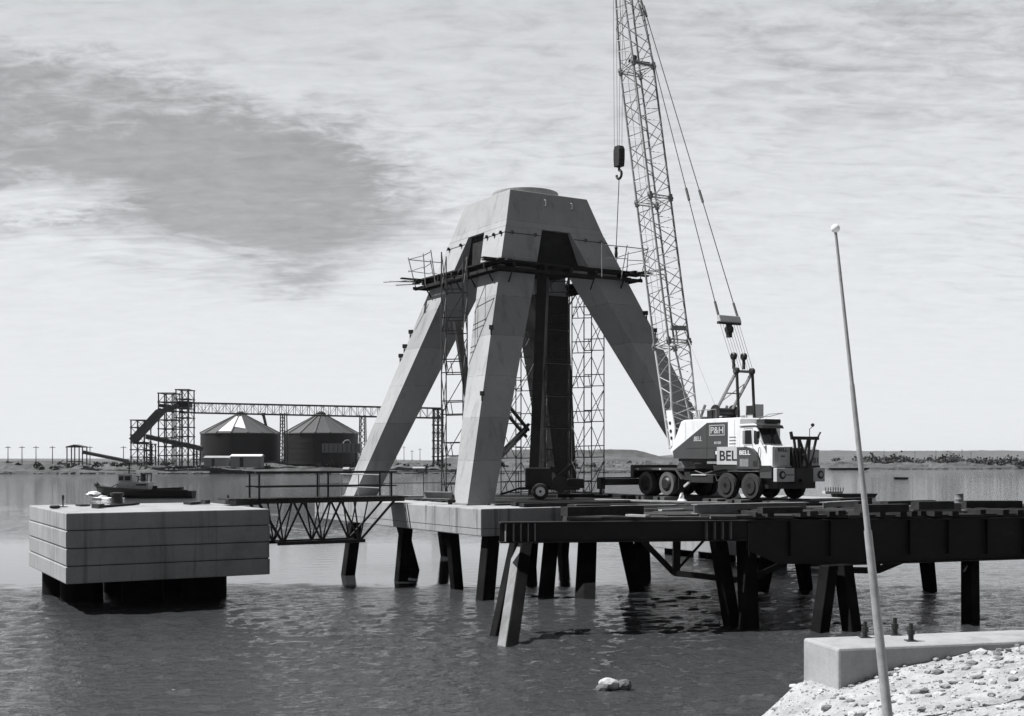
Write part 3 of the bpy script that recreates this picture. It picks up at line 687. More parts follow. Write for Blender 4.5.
# ---------------------------------------------------------------- trestle deck on the right
trs = thing('trestle', 'dark steel trestle deck on black piles crossing the right half', 'trestle', (6, 34, 0))
A0 = V((-0.32, 31.0, 0)); A1 = V((6.25, 32.0, 0)); ed = (A1 - A0).normalized(); en = V((ed.y, -ed.x, 0))
zt = 2.90
def capbeam(a, b, zc, h, w):
    return MB().ibeam(V((a.x, a.y, zc)), V((b.x, b.y, zc)), w, h, 0.035, 0.03)
c_ = capbeam(A0, A1, zt - 0.27, 0.54, 0.42); cb = part('cap_beam', c_, 'girder', trs)
stf = MB()
for s_ in (0.14, 0.34, 0.53, 0.72, 0.9, 5.5, 5.72, 5.94, 6.16):
    p = A0 + ed * s_ + en * 0.11; stf = MB()
    stf.beam(V((p.x, p.y, zt - 0.50)), V((p.x, p.y, zt - 0.04)), 0.022, 0.18, tuple(en)); part('stiffener', stf, 'greysteel', cb)
B0 = V((1.62, 37.4, 0)); B1 = V((8.4, 38.9, 0))
part('cap_beam', capbeam(B0, B1, zt - 0.2, 0.4, 0.4), 'girder', trs)
# deep plate girders of the right-hand span
H0 = V((6.30, 32.25, 0)); H1 = V((20.5, 34.6, 0)); hd = (H1 - H0).normalized(); hn = V((hd.y, -hd.x, 0))
for k, (off, yy) in enumerate(((0, 0), (0, 2.2), (0, 4.6))):
    a = H0 + V((0.4 * k, yy, 0)); b = H1 + V((0, yy, 0))
    gm = MB()
    prof = [(0.0, 2.08), (0.9, 1.70), (2.1, 1.66), (14.4, 1.86), (14.4, 2.89), (0.0, 2.89)]
    gm.prism([a + hd * s_ + V((0, 0, z)) - hn * 0.015 for s_, z in prof], hn * 0.03)
    gm.beam(a + V((0, 0, 2.875)), b + V((0, 0, 2.875)), 0.36, 0.035)
    gm.beam(a + hd * 2.1 + V((0, 0, 1.65)), b + V((0, 0, 1.86)), 0.36, 0.035)
    g_ = part('girder', gm, 'girder', trs)
    sm = MB()
    for s_ in np.arange(0.05, 14.2, 1.15): p = a + hd * s_ + hn * 0.09; sm.beam(V((p.x, p.y, 1.9)), V((p.x, p.y, 2.85)), 0.02, 0.14, tuple(hn))
    part('stiffeners', sm, 'girder', g_)
ep = H0 + hd * 0.02 + hn * 0.17
part('end_plate', MB().beam(V((ep.x + 0.12, ep.y, 2.03)), V((ep.x + 0.12, ep.y, 2.80)), 0.3, 0.03, tuple(hn)), 'girder', trs)
# stringers
sg = MB()
for k in range(6):
    p = A0 + ed * (1.75 + 0.85 * k); q = V((1.9 + 1.15 * k, 40.2 + 0.66 * k, 0))
    sg.ibeam(V((p.x, p.y + 0.24, zt - 0.2)), V((q.x, q.y - 0.1, zt - 0.2)), 0.2, 0.36, 0.03, 0.02)
part('stringers', sg, 'girder', trs)
# bracing trusses slung under the deck
for pts in ([(643, 541, 36.5), (674, 573, 36.5), (737, 580, 36.0), (754, 577, 36.0), (784, 563, 36.0)], [(846, 570, 34.5), (877, 570.5, 34.5), (912, 556, 34.5)]):
    P_ = [at(a, b, y) for a, b, y in pts]; bm_ = MB()
    for a, b in zip(P_[:-1], P_[1:]): bm_.beam(a, b, 0.18, 0.17)
    part('lower_bracing', bm_, 'girder', trs)
for (a, b, y, w) in (((676, 571), (706, 538), 36.5, 0.07), ((676, 573), (677, 530), 36.5, 0.22), ((877, 568), (878, 548), 34.5, 0.15)): part('hanger', MB().beam(at(*a, y), at(*b, y), w, w), 'girder', trs)
for (a, b, c, d, w, zz) in [(517, 541, 497, 636, 0.30, 2.355), (718, 539, 732, 625, 0.36, 2.355), (746, 539, 749, 628, 0.40, 2.355),
                            (829, 565, 820, 631, 0.36, 1.72), (843, 564, 852, 631, 0.38, 1.72), (970, 553, 970.5, 624, 0.37, 1.84), (925, 545, 930, 590, 0.36, 1.86), (1040, 556, 1046, 625, 0.4, 1.84), (800, 548, 806, 588, 0.36, 1.9), (770, 545, 762, 590, 0.36, 1.9)]:
    pile(a, b, c, d, w, trs, zz)
ph = pile(524, 541, 508.5, 645, 0.36, trs, 2.355, 'pile', name='pile')
# sunlit left side of the front pile, put in as a pale strip
a = on(524, 541, 2.352); b = on(508.5, 645, 0.0); d_ = b - a; e_ = b + d_ * 0.5
l_ = -U * (0.18 + 0.004)
part('lit_strip', MB().hexa([e_ + l_ - W * 0.18 - U * 0.02, e_ + l_ - W * 0.18, e_ + l_ + W * 0.18, e_ + l_ + W * 0.18 - U * 0.02, a + l_ - W * 0.18 - U * 0.02, a + l_ - W * 0.18, a + l_ + W * 0.18, a + l_ + W * 0.18 - U * 0.02]), 'lit_pile_face', ph)
# deck timbers, clipped row by row to the deck's plan
poly = [(1.4, 31.35), (6.2, 32.1), (20.4, 34.4), (20.4, 40.0), (14.0, 43.6), (10.4, 45.3), (1.85, 40.3)]
def xr(y):
    xs = []
    for (x0, y0), (x1, y1) in zip(poly, poly[1:] + poly[:1]):
        if (y0 <= y < y1) or (y1 <= y < y0): xs.append(x0 + (y - y0) / (y1 - y0) * (x1 - x0))
    return (min(xs), max(xs)) if len(xs) >= 2 else None
dk = MB(); rnd = random.Random(21); y = 31.5
tilt = 0.152
while y < 48.8:
    r_ = xr(y)
    if r_:
        x = r_[0]
        while x < r_[1] - 0.2:
            L = min(rnd.uniform(2.2, 5.0), r_[1] - x); z = 2.90 + 0.045 + rnd.uniform(0.0, 0.03)
            if rnd.random() > 0.10: dk.beam((x + 0.02, y, z), (x + L - 0.02, y + rnd.uniform(-0.03, 0.03), z + rnd.uniform(-0.01, 0.01)), rnd.uniform(0.22, 0.27), 0.085)
            x += L
    y += 0.285
part('deck_timbers', dk, 'timber', trs)

se = MB(); rnd = random.Random(44)
s_ = 0.25
while s_ < 14.0:
    p = H0 + hd * s_ + hn * rnd.uniform(0.15, 0.42); q = p - hn * rnd.uniform(1.6, 3.2) + hd * rnd.uniform(-0.04, 0.04)
    z = 2.97 + rnd.uniform(0.0, 0.02); se.beam((p.x, p.y, z + 0.07), (q.x, q.y, z + 0.07), rnd.uniform(0.16, 0.24), rnd.uniform(0.13, 0.17)); s_ += rnd.choice([0.32, 0.4, 0.55, 0.9])
part('sleepers', se, 'board', trs)
# things lying about on the deck
ZK = 3.025
def lie(name, cat, lab, a, b, w, h, m_, z=ZK, ib=False, group='steel and timber lying on the trestle deck'):
    p = V((a[0], a[1], z + h / 2)); q = V((b[0], b[1], z + h / 2))
    mb = MB().ibeam(p, q, w, h, 0.025, 0.02) if ib else MB().beam(p, q, w, h)
    return solo(name, mb, m_, lab, cat, p, group)
def gp(px, py, z=ZK): q = on(px, py, z); return (q.x, q.y)
lie('steel_beam', 'steel beam', 'grey steel beam lying nearest the crane front on the deck edge', gp(694, 514), gp(806, 511.5), 0.30, 0.27, 'greysteel', ib=True)
lie('steel_beam', 'steel beam', 'short grey steel beam lying right of the crane on the deck edge', gp(823, 511), gp(858, 509), 0.26, 0.26, 'greysteel', ib=True)
lie('timber_baulk', 'timber', 'long black baulk on the deck left of the crane wheels', gp(564, 516), gp(640, 514), 0.36, 0.24, 'board')
lie('timber_baulk', 'timber', 'black baulk lying near the right picture edge', gp(884, 508.5), gp(932, 507), 0.3, 0.22, 'board')
lie('timber_baulk', 'timber', 'dark baulk at the extreme right end of the deck', gp(964, 511), gp(1020, 511), 0.35, 0.3, 'board')
lie('plank', 'plank', 'long pale plank reaching from the winch toward the crane', gp(596, 500), gp(686, 502.5), 0.26, 0.05, 'timber_light')
lie('plank', 'plank', 'pale plank laid under the crane front wheels', gp(676, 503), gp(800, 504), 0.3, 0.05, 'timber_light')
lie('plank', 'plank', 'long weathered plank along the right deck edge', gp(800, 513.5), gp(975, 512), 0.22, 0.06, 'timber_light')
lie('plank', 'plank', 'thin dark plank before the winch wheel', gp(575, 506), gp(655, 505), 0.25, 0.05, 'timber')
lie('plank', 'plank', 'short pale board beside the grey steel beam', gp(660, 511), gp(683, 510.5), 0.2, 0.05, 'timber_light')
lie('plank', 'plank', 'short pale board near the black baulk', gp(628, 516), gp(648, 517), 0.2, 0.05, 'timber_light')
lie('plank', 'plank', 'pale plank under the right hand steel beam', gp(840, 513), gp(905, 506), 0.2, 0.05, 'timber_light')
lie('plank', 'plank', 'pale plank crossing the deck left of the crane wheels', gp(612, 507), gp(676, 506), 0.25, 0.05, 'timber_light')
for k, (a, b, w, h, z, m_, lab) in enumerate([((858, 512.5), (905, 511.5), 0.3, 0.2, ZK + 0.12, 'board', 'black baulk on the sleepers right of the leaning pole'),
        ((912, 511), (960, 511.2), 0.28, 0.22, ZK + 0.12, 'timber', 'weathered baulk on the sleepers near the right edge of the deck'),
        ((915, 509.5), (950, 508.8), 0.26, 0.18, ZK + 0.35, 'board', 'upper black baulk of the little stack near the right edge'),
        ((760, 513.5), (800, 513), 0.3, 0.16, ZK + 0.12, 'board', 'stubby black timber at the deck edge below the crane bumper'),
        ((836, 507), (868, 505.5), 0.3, 0.26, ZK + 0.02, 'board', 'short thick black timber behind the right hand grey beam'),
        ((706, 508), (752, 507), 0.3, 0.12, ZK + 0.02, 'board', 'flat dark timber behind the longer grey steel beam')]):
    lie('timber_baulk', 'timber', lab, gp(*a, z), gp(*b, z), w, h, m_, z)
a = gp(870, 511); b = gp(985, 505)
solo('pipe', MB().tube((a[0], a[1], ZK + 0.06), (b[0], b[1], ZK + 0.06), 0.05, 10), 'greysteel', 'long thin pipe slanting across the right end of the deck', 'pipe', (a[0], a[1], ZK), smooth=True)
p = V((*gp(959, 505), ZK)); solo('steel_drum', MB().lathe([(0.14, 0), (0.15, 0.02), (0.14, 0.05), (0.14, 0.17), (0.15, 0.19), (0.14, 0.21), (0.14, 0.36), (0.15, 0.38), (0.12, 0.385)], p, 'z', 18), 'greysteel', 'small grey drum standing near the right end of the deck', 'drum', p, smooth=True)
p = V((*gp(682, 502), ZK)); cn = MB()
cn.lathe([(0.22, 0), (0.18, 0.04), (0.11, 0.12), (0.06, 0.24), (0.03, 0.32)], p, 'z', 14); rr = random.Random(8)
cn.v = [(x + rr.uniform(-.03, .03), y + rr.uniform(-.03, .03), max(p.z, z + rr.uniform(-.02, .02))) for x, y, z in cn.v]
solo('canvas_heap', cn, 'cloth', 'small peaked heap of pale canvas behind the crane rear wheels', 'canvas', p, smooth=True)
rr = random.Random(5); cl = MB()
p = V((*gp(783, 501.5), ZK))
for k in range(7): a = p + V((rr.uniform(-.35, .35), rr.uniform(-.3, .3), rr.uniform(.03, .1))); cl.beam(a, a + V((rr.uniform(-.5, .5), rr.uniform(-.2, .2), rr.uniform(0.0, .3))), 0.09, 0.04)
solo('scrap_heap', cl, 'timber_light', 'little heap of splintered scrap by the crane front wheel', 'scrap', p)
for k, (w0, w1, z0) in enumerate(((3.6, 3.0, 2.929), (2.75, 1.95, 2.929), (1.6, 0.8, 2.929), (-1.2, -2.1, 3.03), (-2.4, -3.3, 3.03), (-4.2, -4.9, 3.03))):
    mm_ = MB(); nb = 4
    for j in range(nb):
        w = w0 + (w1 - w0) * (j + 0.5) / nb; b = abs(w1 - w0) / nb - 0.015
        mm_.beam(G(8.2 - 0.1 * (j % 2), w, (z0 + 3.158) / 2), G(11.2 + 0.08 * (j % 2), w, (z0 + 3.158) / 2), b, 3.158 - z0)
    q = G(8.2, w0, z0)
    solo('timber_mat', mm_, 'timber', ['timber mat under the outrigger at the crane tail', 'timber mat under the rearmost crane wheels', 'timber mat under the second pair of rear crane wheels', 'timber mat under the first front crane wheels', 'timber mat under the foremost crane wheels', 'timber mat lying before the crane bumper'][k], 'timber mat', q, 'timber mats under the crane')
dt = thing('bounce_cut_decking', 'rough dark boarding added over the concrete platform to cut bounced light beneath the tower', 'decking', G(1.6, 1.6, 2.93), TH)  # dark boards added to cut light bouncing up onto the legs
rd = random.Random(33)
for b0, b1 in ((1.7, 5.2), (5.25, 8.9), (8.95, 12.9)):
    bm_ = MB(); w = 2.1
    while w < 13.2:
        if rd.random() > 0.06 and not (b0 < 3 and w > 12): bm_.beam(G(b0 + rd.uniform(-.15, .1), w, 2.96), G(b1 + rd.uniform(-.1, .1), w + rd.uniform(-.03, .03), 2.96), 0.27, 0.05)
        w += 0.29
    part('boards', bm_, 'board', dt)
# on the concrete platform
def plie(name, cat, lab, u0, w0, u1, w1, w, h, m_, ib=False, z=2.93, group='loose steel and timber on the concrete platform'):
    p = G(u0, w0, z + h / 2); q = G(u1, w1, z + h / 2)
    return solo(name, MB().ibeam(p, q, w, h, 0.03, 0.025) if ib else MB().beam(p, q, w, h), m_, lab, cat, p, group)
b_ = thing('steel_beam', 'grey steel beam propped on a block left of the front leg', 'steel beam', G(0.9, 4.6, 2.93), TH, 'loose steel and timber on the concrete platform')
part('beam', MB().ibeam(at(424, 495, 43.2), at(452, 495.5, 42.6), 0.25, 0.26, 0.03, 0.025), 'greysteel', b_)
q = at(451, 500, 42.55); q.z = 2.93; part('block', MB().box(q.x - 0.1, q.x + 0.16, q.y - 0.15, q.y + 0.15, 2.93, 3.09), 'board', b_)
plie('timber_baulk', 'timber', 'flat black timber along the front edge right of the front leg', 1.75, 0.35, 6.2, 0.4, 0.30, 0.13, 'board')
plie('timber_baulk', 'timber', 'second black timber lying under the winch wheels', 2.0, 1.3, 6.6, 1.0, 0.34, 0.14, 'board')
plie('plank', 'plank', 'pale dusty plank beneath the winch by the front leg', 1.7, 2.1, 4.0, 3.0, 0.28, 0.05, 'timber_light')
plie('plank', 'plank', 'thin dark plank between winch and scaffold', 5.2, 2.3, 9.4, 2.0, 0.3, 0.06, 'timber')
plie('plank', 'plank', 'grey plank on the platform behind the long black baulk', 6.8, 1.2, 10.6, 0.9, 0.28, 0.05, 'timber')
plie('timber_baulk', 'timber', 'dark baulk at the foot of the back leg', 7.5, 7.0, 9.5, 6.0, 0.3, 0.2, 'board')

# engine-driven winch on two wheels
wn = thing('portable_winch', 'two wheeled engine winch with one white wheel beside the front leg', 'winch', at(545, 500, 41.6) * 1.0)
wo = on(545, 501, 2.935)
def WN(x, y, z): return V((wo.x + x * 1.22 + 0.12, wo.y + y * 1.1, 2.985 + z * 1.18))
def wheel_lathe(c, r, w, axis='y', n=28):
    return MB().lathe([(r * 0.55, -w / 2), (r * 0.86, -w / 2), (r * 0.97, -w * 0.36), (r, -w * 0.15), (r, w * 0.15), (r * 0.97, w * 0.36), (r * 0.86, w / 2), (r * 0.58, w / 2), (r * 0.55, w * 0.42), (r * 0.55, -w * 0.42), (r * 0.55, -w / 2)], c, axis, n, False)
FR[wn] = (V(wn.location), 0, False)
part('engine_box', MB().beam(WN(-0.72, 0.35, 0.72), WN(0.12, 0.35, 0.72), 0.75, 0.74), 'black', wn, bevel=0.04)
part('chassis', MB().beam(WN(-0.9, 0.35, 0.36), WN(1.0, 0.35, 0.36), 0.5, 0.1), 'black', wn)
for yy in (-0.15, 0.85):
    w_ = part('wheel', wheel_lathe(WN(-0.25, yy, 0.27), 0.32, 0.18), 'rubber', wn, True)
    part('rim', MB().lathe([(0.18, -0.095), (0.17, 0.095)], WN(-0.25, yy, 0.27), 'y', 20), 'white', w_)
    part('hub', MB().lathe([(0.05, -0.115), (0.05, 0.115)], WN(-0.25, yy, 0.27), 'y', 12), 'black', w_)
part('rope_drum', MB().lathe([(0.31, -0.3), (0.31, -0.25), (0.17, -0.24), (0.17, 0.24), (0.31, 0.25), (0.31, 0.3)], WN(0.38, 0.3, 0.5), 'y', 24), 'crane_dark', wn, True)
part('lever_arm', MB().beam(WN(0.2, 0.3, 0.62), WN(0.78, 0.3, 1.12), 0.12, 0.16).tube(WN(0.75, 0.3, 1.1), WN(0.9, 0.3, 1.3), 0.03), 'black', wn)
part('cross_guard', MB().beam(WN(0.3, 0.1, 0.9), WN(0.05, 0.1, 1.02), 0.08, 0.2), 'black', wn)
part('fuel_tank', MB().beam(WN(0.62, 0.5, 0.52), WN(1.15, 0.5, 0.52), 0.55, 0.36), 'crane_dark', wn, bevel=0.05)
part('exhaust', MB().tube(WN(-0.1, 0.45, 1.03), WN(-0.1, 0.45, 1.2), 0.06, 10), 'black', wn)
part('tow_bar', MB().beam(WN(-0.9, 0.35, 0.36), WN(-1.5, 0.3, 0.16), 0.08, 0.08), 'black', wn)

# ---------------------------------------------------------------- the truck crane
CA = -(math.pi / 2 - TH)
KS = 0.86
cr = thing('truck_crane', 'white and grey truck crane with tall lattice boom parked on the deck', 'truck crane', (6.90 * KS, 53.17 * KS, EYE + (2.945 - EYE) * KS), CA, None, True)
cr.scale = (KS, KS, KS)
def cpart(name, mb, m_, parent=None, **k): return part(name, mb, m_, parent or cr, **k)
cpart('chassis', MB().box(-0.85, 7.9, -0.5, 0.5, 0.68, 1.08).box(-0.85, 2.6, -1.2, 1.2, 1.08, 1.2), 'crane_dark', bevel=0.02)
def cwheel(x, y, dual):
    ys = (y, y + (0.34 if y < 0 else -0.34)) if dual else (y,)
    w_ = None
    for k, yy in enumerate(ys):
        ty = cpart('wheel', wheel_lathe((x, yy, 0.54), 0.54, 0.29, 'y', 36), 'rubber', smooth=True)
        sgn = -1 if y < 0 else 1
        if k == 0:
            cpart('sidewall', MB().lathe([(0.33, 0.0), (0.49, 0.0), (0.49, sgn * 0.012), (0.33, sgn * 0.012)], (x, yy + sgn * 0.145, 0.54), 'y', 32, False), 'dusty' if dual else M['sidewall'], ty)
            cpart('rim', MB().lathe([(0.31, -0.08), (0.31, 0.02), (0.28, 0.03), (0.22, -0.02), (0.12, -0.02)] if not dual else [(0.31, 0.02), (0.30, -0.0), (0.26, -0.05), (0.2, -0.1), (0.1, -0.1)], (x, yy + sgn * 0.12, 0.54), 'y', 24), 'black' if dual else 'rim', ty)
            hb = MB().lathe([(0.11, -0.1), (0.11, 0.1 if not dual else 0.02)], (x, yy + sgn * 0.10, 0.54), 'y', 14)
            for q_ in range(8): t_ = q_ * math.pi / 4; hb.lathe([(0.018, -0.03), (0.018, 0.03)], (x + 0.19 * math.cos(t_), yy + sgn * 0.11, 0.54 + 0.19 * math.sin(t_)), 'y', 6)
            cpart('hub', hb, 'crane_dark', ty)
for x in (0.0, 1.47):
    for y in (-1.08, 1.08): cwheel(x, y, True)
for x in (5.3, 6.7):
    for y in (-1.10, 1.10): cwheel(x, y, False)
for y in (-1, 1):
    fd = MB().prism([(-0.8, y * 1.25, 1.21), (2.1, y * 1.25, 1.21), (2.55, y * 1.25, 0.75), (2.45, y * 1.25, 0.75), (2.05, y * 1.25, 1.13), (-0.8, y * 1.25, 1.13)], (0, -y * 0.75, 0))
    cpart('fender', fd, 'crane_grey')
    cpart('axle_beam', MB().beam((0, y * 0.6, 0.54), (1.47, y * 0.6, 0.54), 0.16, 0.2), 'black')
cpart('tail_box', MB().box(-1.1, -0.855, -1.24, 1.24, 0.75, 1.34), 'crane_dark', bevel=0.03)
cpart('outrigger_beam', MB().box(-0.78, -0.52, -3.25, 1.5, 0.46, 0.74).beam((-0.65, -3.2, 0.78), (-0.65, -1.3, 0.78), 0.2, 0.06), 'black')
for y in (-3.15, 1.4):
    j_ = cpart('outrigger_jack', MB().box(-0.78, -0.52, y - 0.13, y + 0.13, 0.30, 0.80).tube((-0.65, y, 0.08), (-0.65, y, 0.3), 0.07, 12), 'black')
    cpart('float_pad', MB().lathe([(0.3, 0.0), (0.3, 0.05), (0.12, 0.09)], (-0.65, y, 0.0), 'z', 16), 'black', j_)
cpart('outrigger_housing', MB().box(3.0, 4.5, -1.24, 1.24, 0.62, 0.92), 'crane_dark', bevel=0.02)
cpart('step_plate', MB().box(3.15, 4.1, -1.28, -0.7, 0.925, 0.965), 'dull_white')
cpart('tool_box', MB().box(2.65, 3.0, -1.22, -0.5, 0.72, 1.06), 'crane_dark')
cpart('rear_outrigger_foot', MB().beam((2.75, -1.3, 0.45), (3.05, -1.3, 0.62), 0.08, 0.08), 'dull_white')
cpart('turntable', MB().lathe([(0.85, 1.2), (0.85, 1.36), (1.0, 1.38), (1.0, 1.62)], (3.2, 0, 0), 'z', 32), 'black', smooth=True)
cpart('upper_frame', MB().box(2.0, 5.7, -1.0, 1.0, 1.5, 1.68), 'black')
# machinery house: white shell with grey side panels
prof = [(1.56, 1.99), (2.25, 3.18), (2.45, 3.24), (5.9, 3.24), (5.95, 3.18), (5.95, 1.70), (4.4, 1.62), (1.75, 1.62)]
hs = cpart('house', MB().prism([(x, -1.08, z) for x, z in prof], (0, 2.16, 0)), 'white', bevel=0.05)
pan = [(1.72, 1.93), (3.95, 3.08), (5.2, 3.08), (5.2, 1.96), (4.6, 1.96), (4.5, 1.63), (1.78, 1.63)]
for y, e in ((-1.082, -0.012), (1.082, 0.012)):
    pn = cpart('side_panel', MB().prism([(x, y, z) for x, z in pan], (0, e, 0)), 'crane_grey', hs)
    pn['label'] = 'grey slanted panel with lettering'
    if y < 0:
        yl = y + e - 0.002
        XA = (1, 0, 0); UP = (0, 0, 1)
        text_part('lettering', 'P&H', (4.18, yl, 2.63), XA, UP, 0.27, 'dull_white', pn, width=0.78, bold=0.015)
        fr = MB(); x0, x1, z0, z1 = 4.10, 5.04, 2.55, 2.98
        fr.box(x0, x1, yl - 0.006, yl, z1 - 0.03, z1).box(x0, x1, yl - 0.006, yl, z0, z0 + 0.03).box(x0, x0 + 0.03, yl - 0.006, yl, z0 + 0.03, z1 - 0.03).box(x1 - 0.03, x1, yl - 0.006, yl, z0 + 0.03, z1 - 0.03)
        part('lettering_frame', fr, 'dull_white', pn)
        text_part('lettering', '8100', (4.40, yl, 2.20), XA, UP, 0.11, 'dull_white', pn, width=0.42, bold=0.02)
        text_part('lettering', 'BELL', (3.12, yl, 2.34), XA, UP, 0.19, 'dull_white', pn, width=0.5, bold=0.02, italic=0.15)
        part('panel_seam', MB().box(3.94, 3.955, yl - 0.004, yl, 1.64, 3.06).box(2.6, 5.19, yl - 0.004, yl, 2.04, 2.052), 'crane_dark', pn)
cpart('air_cleaner', MB().box(4.55, 4.85, -1.2, -1.0, 1.62, 1.94), 'black')
cpart('marker_plate', MB().box(4.62, 4.74, -1.22, -1.2, 1.78, 1.92), 'white')
cpart('lower_plate', MB().box(3.9, 5.3, -1.05, 1.05, 1.40, 1.5), 'greysteel')
# sign board
sb = cpart('sign_board', MB().box(4.80, 6.35, -1.30, -1.27, 1.37, 2.08), 'dull_white', bevel=0.005)
text_part('lettering', 'BELL', (4.98, -1.302, 1.53), (1, 0, 0), (0, 0, 1), 0.40, 'black_paint', sb, width=1.36, bold=0.012)
# roof gear
cpart('winch_drum', MB().lathe([(0.3, -0.5), (0.3, -0.45), (0.17, -0.44), (0.17, 0.44), (0.3, 0.45), (0.3, 0.5)], (3.75, 0, 3.55), 'y', 24), 'black', smooth=True)
cpart('roof_hatch', MB().box(4.55, 5.05, 0.45, 1.0, 3.245, 3.85), 'dull_white', bevel=0.03)
cpart('hatch_window', MB().box(4.62, 4.98, 0.43, 0.448, 3.42, 3.78), 'black')
cpart('vent_hood', MB().lathe([(0.17, 3.24), (0.17, 3.34), (0.1, 3.38)], (5.35, -0.5, 0), 'z', 14), 'dull_white', smooth=True)
cpart('roof_step', MB().box(2.9, 3.3, -0.9, 0.9, 3.245, 3.36), 'greysteel')
cpart('exhaust_stack', MB().tube((5.7, -0.95, 3.2), (5.7, -0.95, 3.55), 0.06, 10), 'black', smooth=True)
# gantry
PK = (4.95, 5.16)
for y in (-0.42, 0.42):
    cpart('gantry_post', MB().beam((5.12, y, 3.24), (PK[0] + 0.05, y, PK[1]), 0.085, 0.085), 'crane_dark')
    cpart('gantry_leg', MB().beam((3.45, y, 3.24), (PK[0], y, PK[1] - 0.05), 0.08, 0.10), 'greysteel')
    cpart('gantry_foot', MB().box(3.3, 3.6, y - 0.12, y + 0.12, 3.245, 3.62), 'crane_dark')
cpart('gantry_crosshead', MB().beam((PK[0], -0.5, PK[1]), (PK[0], 0.5, PK[1]), 0.1, 0.1).beam((4.3, -0.4, 4.3), (4.3, 0.4, 4.3), 0.05, 0.05).tube((4.0, -0.4, 3.95), (4.55, 0.4, 4.7), 0.025), 'greysteel')
for y in (-0.42, 0.42): cpart('gantry_sheave', MB().lathe([(0.10, -0.08), (0.14, -0.06), (0.11, 0), (0.14, 0.06), (0.10, 0.08)], (PK[0] + 0.02, y, PK[1] + 0.02), 'y', 18), 'black', smooth=True)
# boom
FT = V((1.20, 0, 2.05)); TP = V((1.38 - 4.85, 0, 2.05 + 23.6)); bd = (TP - FT).normalized(); bl = (TP - FT).length
bn = V((0, 1, 0)).cross(bd); bn = bn if bn.x > 0 else -bn
def hw(s): return float(np.interp(s, [0, 4.7, bl - 4.6, bl], [0.13, 0.5, 0.5, 0.16])), float(np.interp(s, [0, 4.7, bl - 4.6, bl], [0.74, 0.57, 0.57, 0.40]))
def BP(s, i, j):
    b_, a_ = hw(s); return FT + bd * s + bn * (b_ * i) + V((0, a_ * j, 0))
cuts = [0.0, 4.7, 11.4, 17.8, bl]
bo = None
for k in range(4):
    s0, s1 = cuts[k], cuts[k + 1]
    ch = MB()
    for i in (-1, 1):
        for j in (-1, 1): ch.tube(BP(s0 + 0.02, i, j), BP(s1 - 0.02, i, j), 0.048, 8)
    nm = ('boom', 'boom_insert', 'boom_insert', 'boom_tip')[k]
    sec = part(nm, ch, 'chord' if k else 'boom', cr if k == 0 else bo, smooth=True)
    if k == 0: bo = sec
    n = max(3, round((s1 - s0) / 1.02)); lc = MB()
    for q_ in range(n):
        sa = s0 + (s1 - s0) * (q_ + 0.02) / n; sb_ = s0 + (s1 - s0) * (q_ + 0.98) / n; sm = (sa + sb_) / 2
        for (i, j, i2, j2) in ((-1, -1, 1, -1), (1, -1, 1, 1), (1, 1, -1, 1), (-1, 1, -1, -1)):
            if q_ % 2: i, j, i2, j2 = i2, j2, i, j
            lc.tube(BP(sa, i, j), BP(sm, i2, j2), 0.021, 5); lc.tube(BP(sm, i2, j2), BP(sb_, i, j), 0.021, 5)
    for s_ in (s0 + 0.06, s1 - 0.06):
        for (i, j, i2, j2) in ((-1, -1, 1, -1), (1, -1, 1, 1), (1, 1, -1, 1), (-1, 1, -1, -1)): lc.tube(BP(s_, i, j), BP(s_, i2, j2), 0.03, 5)
        lc.tube(BP(s_, -1, -1), BP(s_, 1, 1), 0.02, 5)
    if k == 0: part('lacing', lc, 'boom', bo)
    else: sec_l = part('boom_lacing', lc, 'boom', bo)
    if k:
        jn = MB()
        for i in (-1, 1):
            for j in (-1, 1): c = BP(s0, i, j); jn.beam(c - bd * 0.16, c + bd * 0.16, 0.15, 0.15, tuple(bn)); jn.tube(c - V((0, 0.14, 0)), c + V((0, 0.14, 0)), 0.05, 8)
        part('joint_lugs', jn, 'chord', bo)
for j in (-1, 1):
    y = 0.74 * j
    pl = MB().prism([(1.22, y - 0.03, 1.85), (1.40, y - 0.03, 1.92), (1.42, y - 0.03, 3.0), (1.25, y - 0.03, 3.7), (0.85, y - 0.03, 3.7)], (0, 0.06, 0))
    part('foot_plate', pl, 'white', bo)
    hl = MB()
    for z in (2.1, 2.5, 2.8, 3.15): hl.lathe([(0.075, -0.045), (0.075, 0.045)], (1.30 - (z - 2.1) * 0.16, y, z), 'y', 12)
    part('foot_hole', hl, 'black', bo)
part('sheave_cluster', MB().lathe([(0.25, -0.32), (0.25, 0.32)], TP - bn * 0.2, 'y', 20), 'black', bo)
c = FT + bd * 17.8
part('rope_guide', MB().tube(c - V((0, 0.5, 0)) + bn * 0.1 + bd * 0.25, c + V((0, 0.45, 0)) + bd * 0.12 + bn * 0.4, 0.09, 8).lathe([(0.16, -0.06), (0.16, 0.06)], c + bn * 0.3 + V((0, -0.35, 0)) + bd * 0.3, 'y', 14), 'black', bo)
c = FT + bd * 5.3; part('walk_grip', MB().beam(c - V((0, 0.3, 0)) + bn * 0.45, c + V((0, 0.45, 0)) + bn * 0.55, 0.12, 0.2).tube(c + bn * 0.4, c + bn * 0.4 - bd * 0.7, 0.04), 'greysteel', bo)
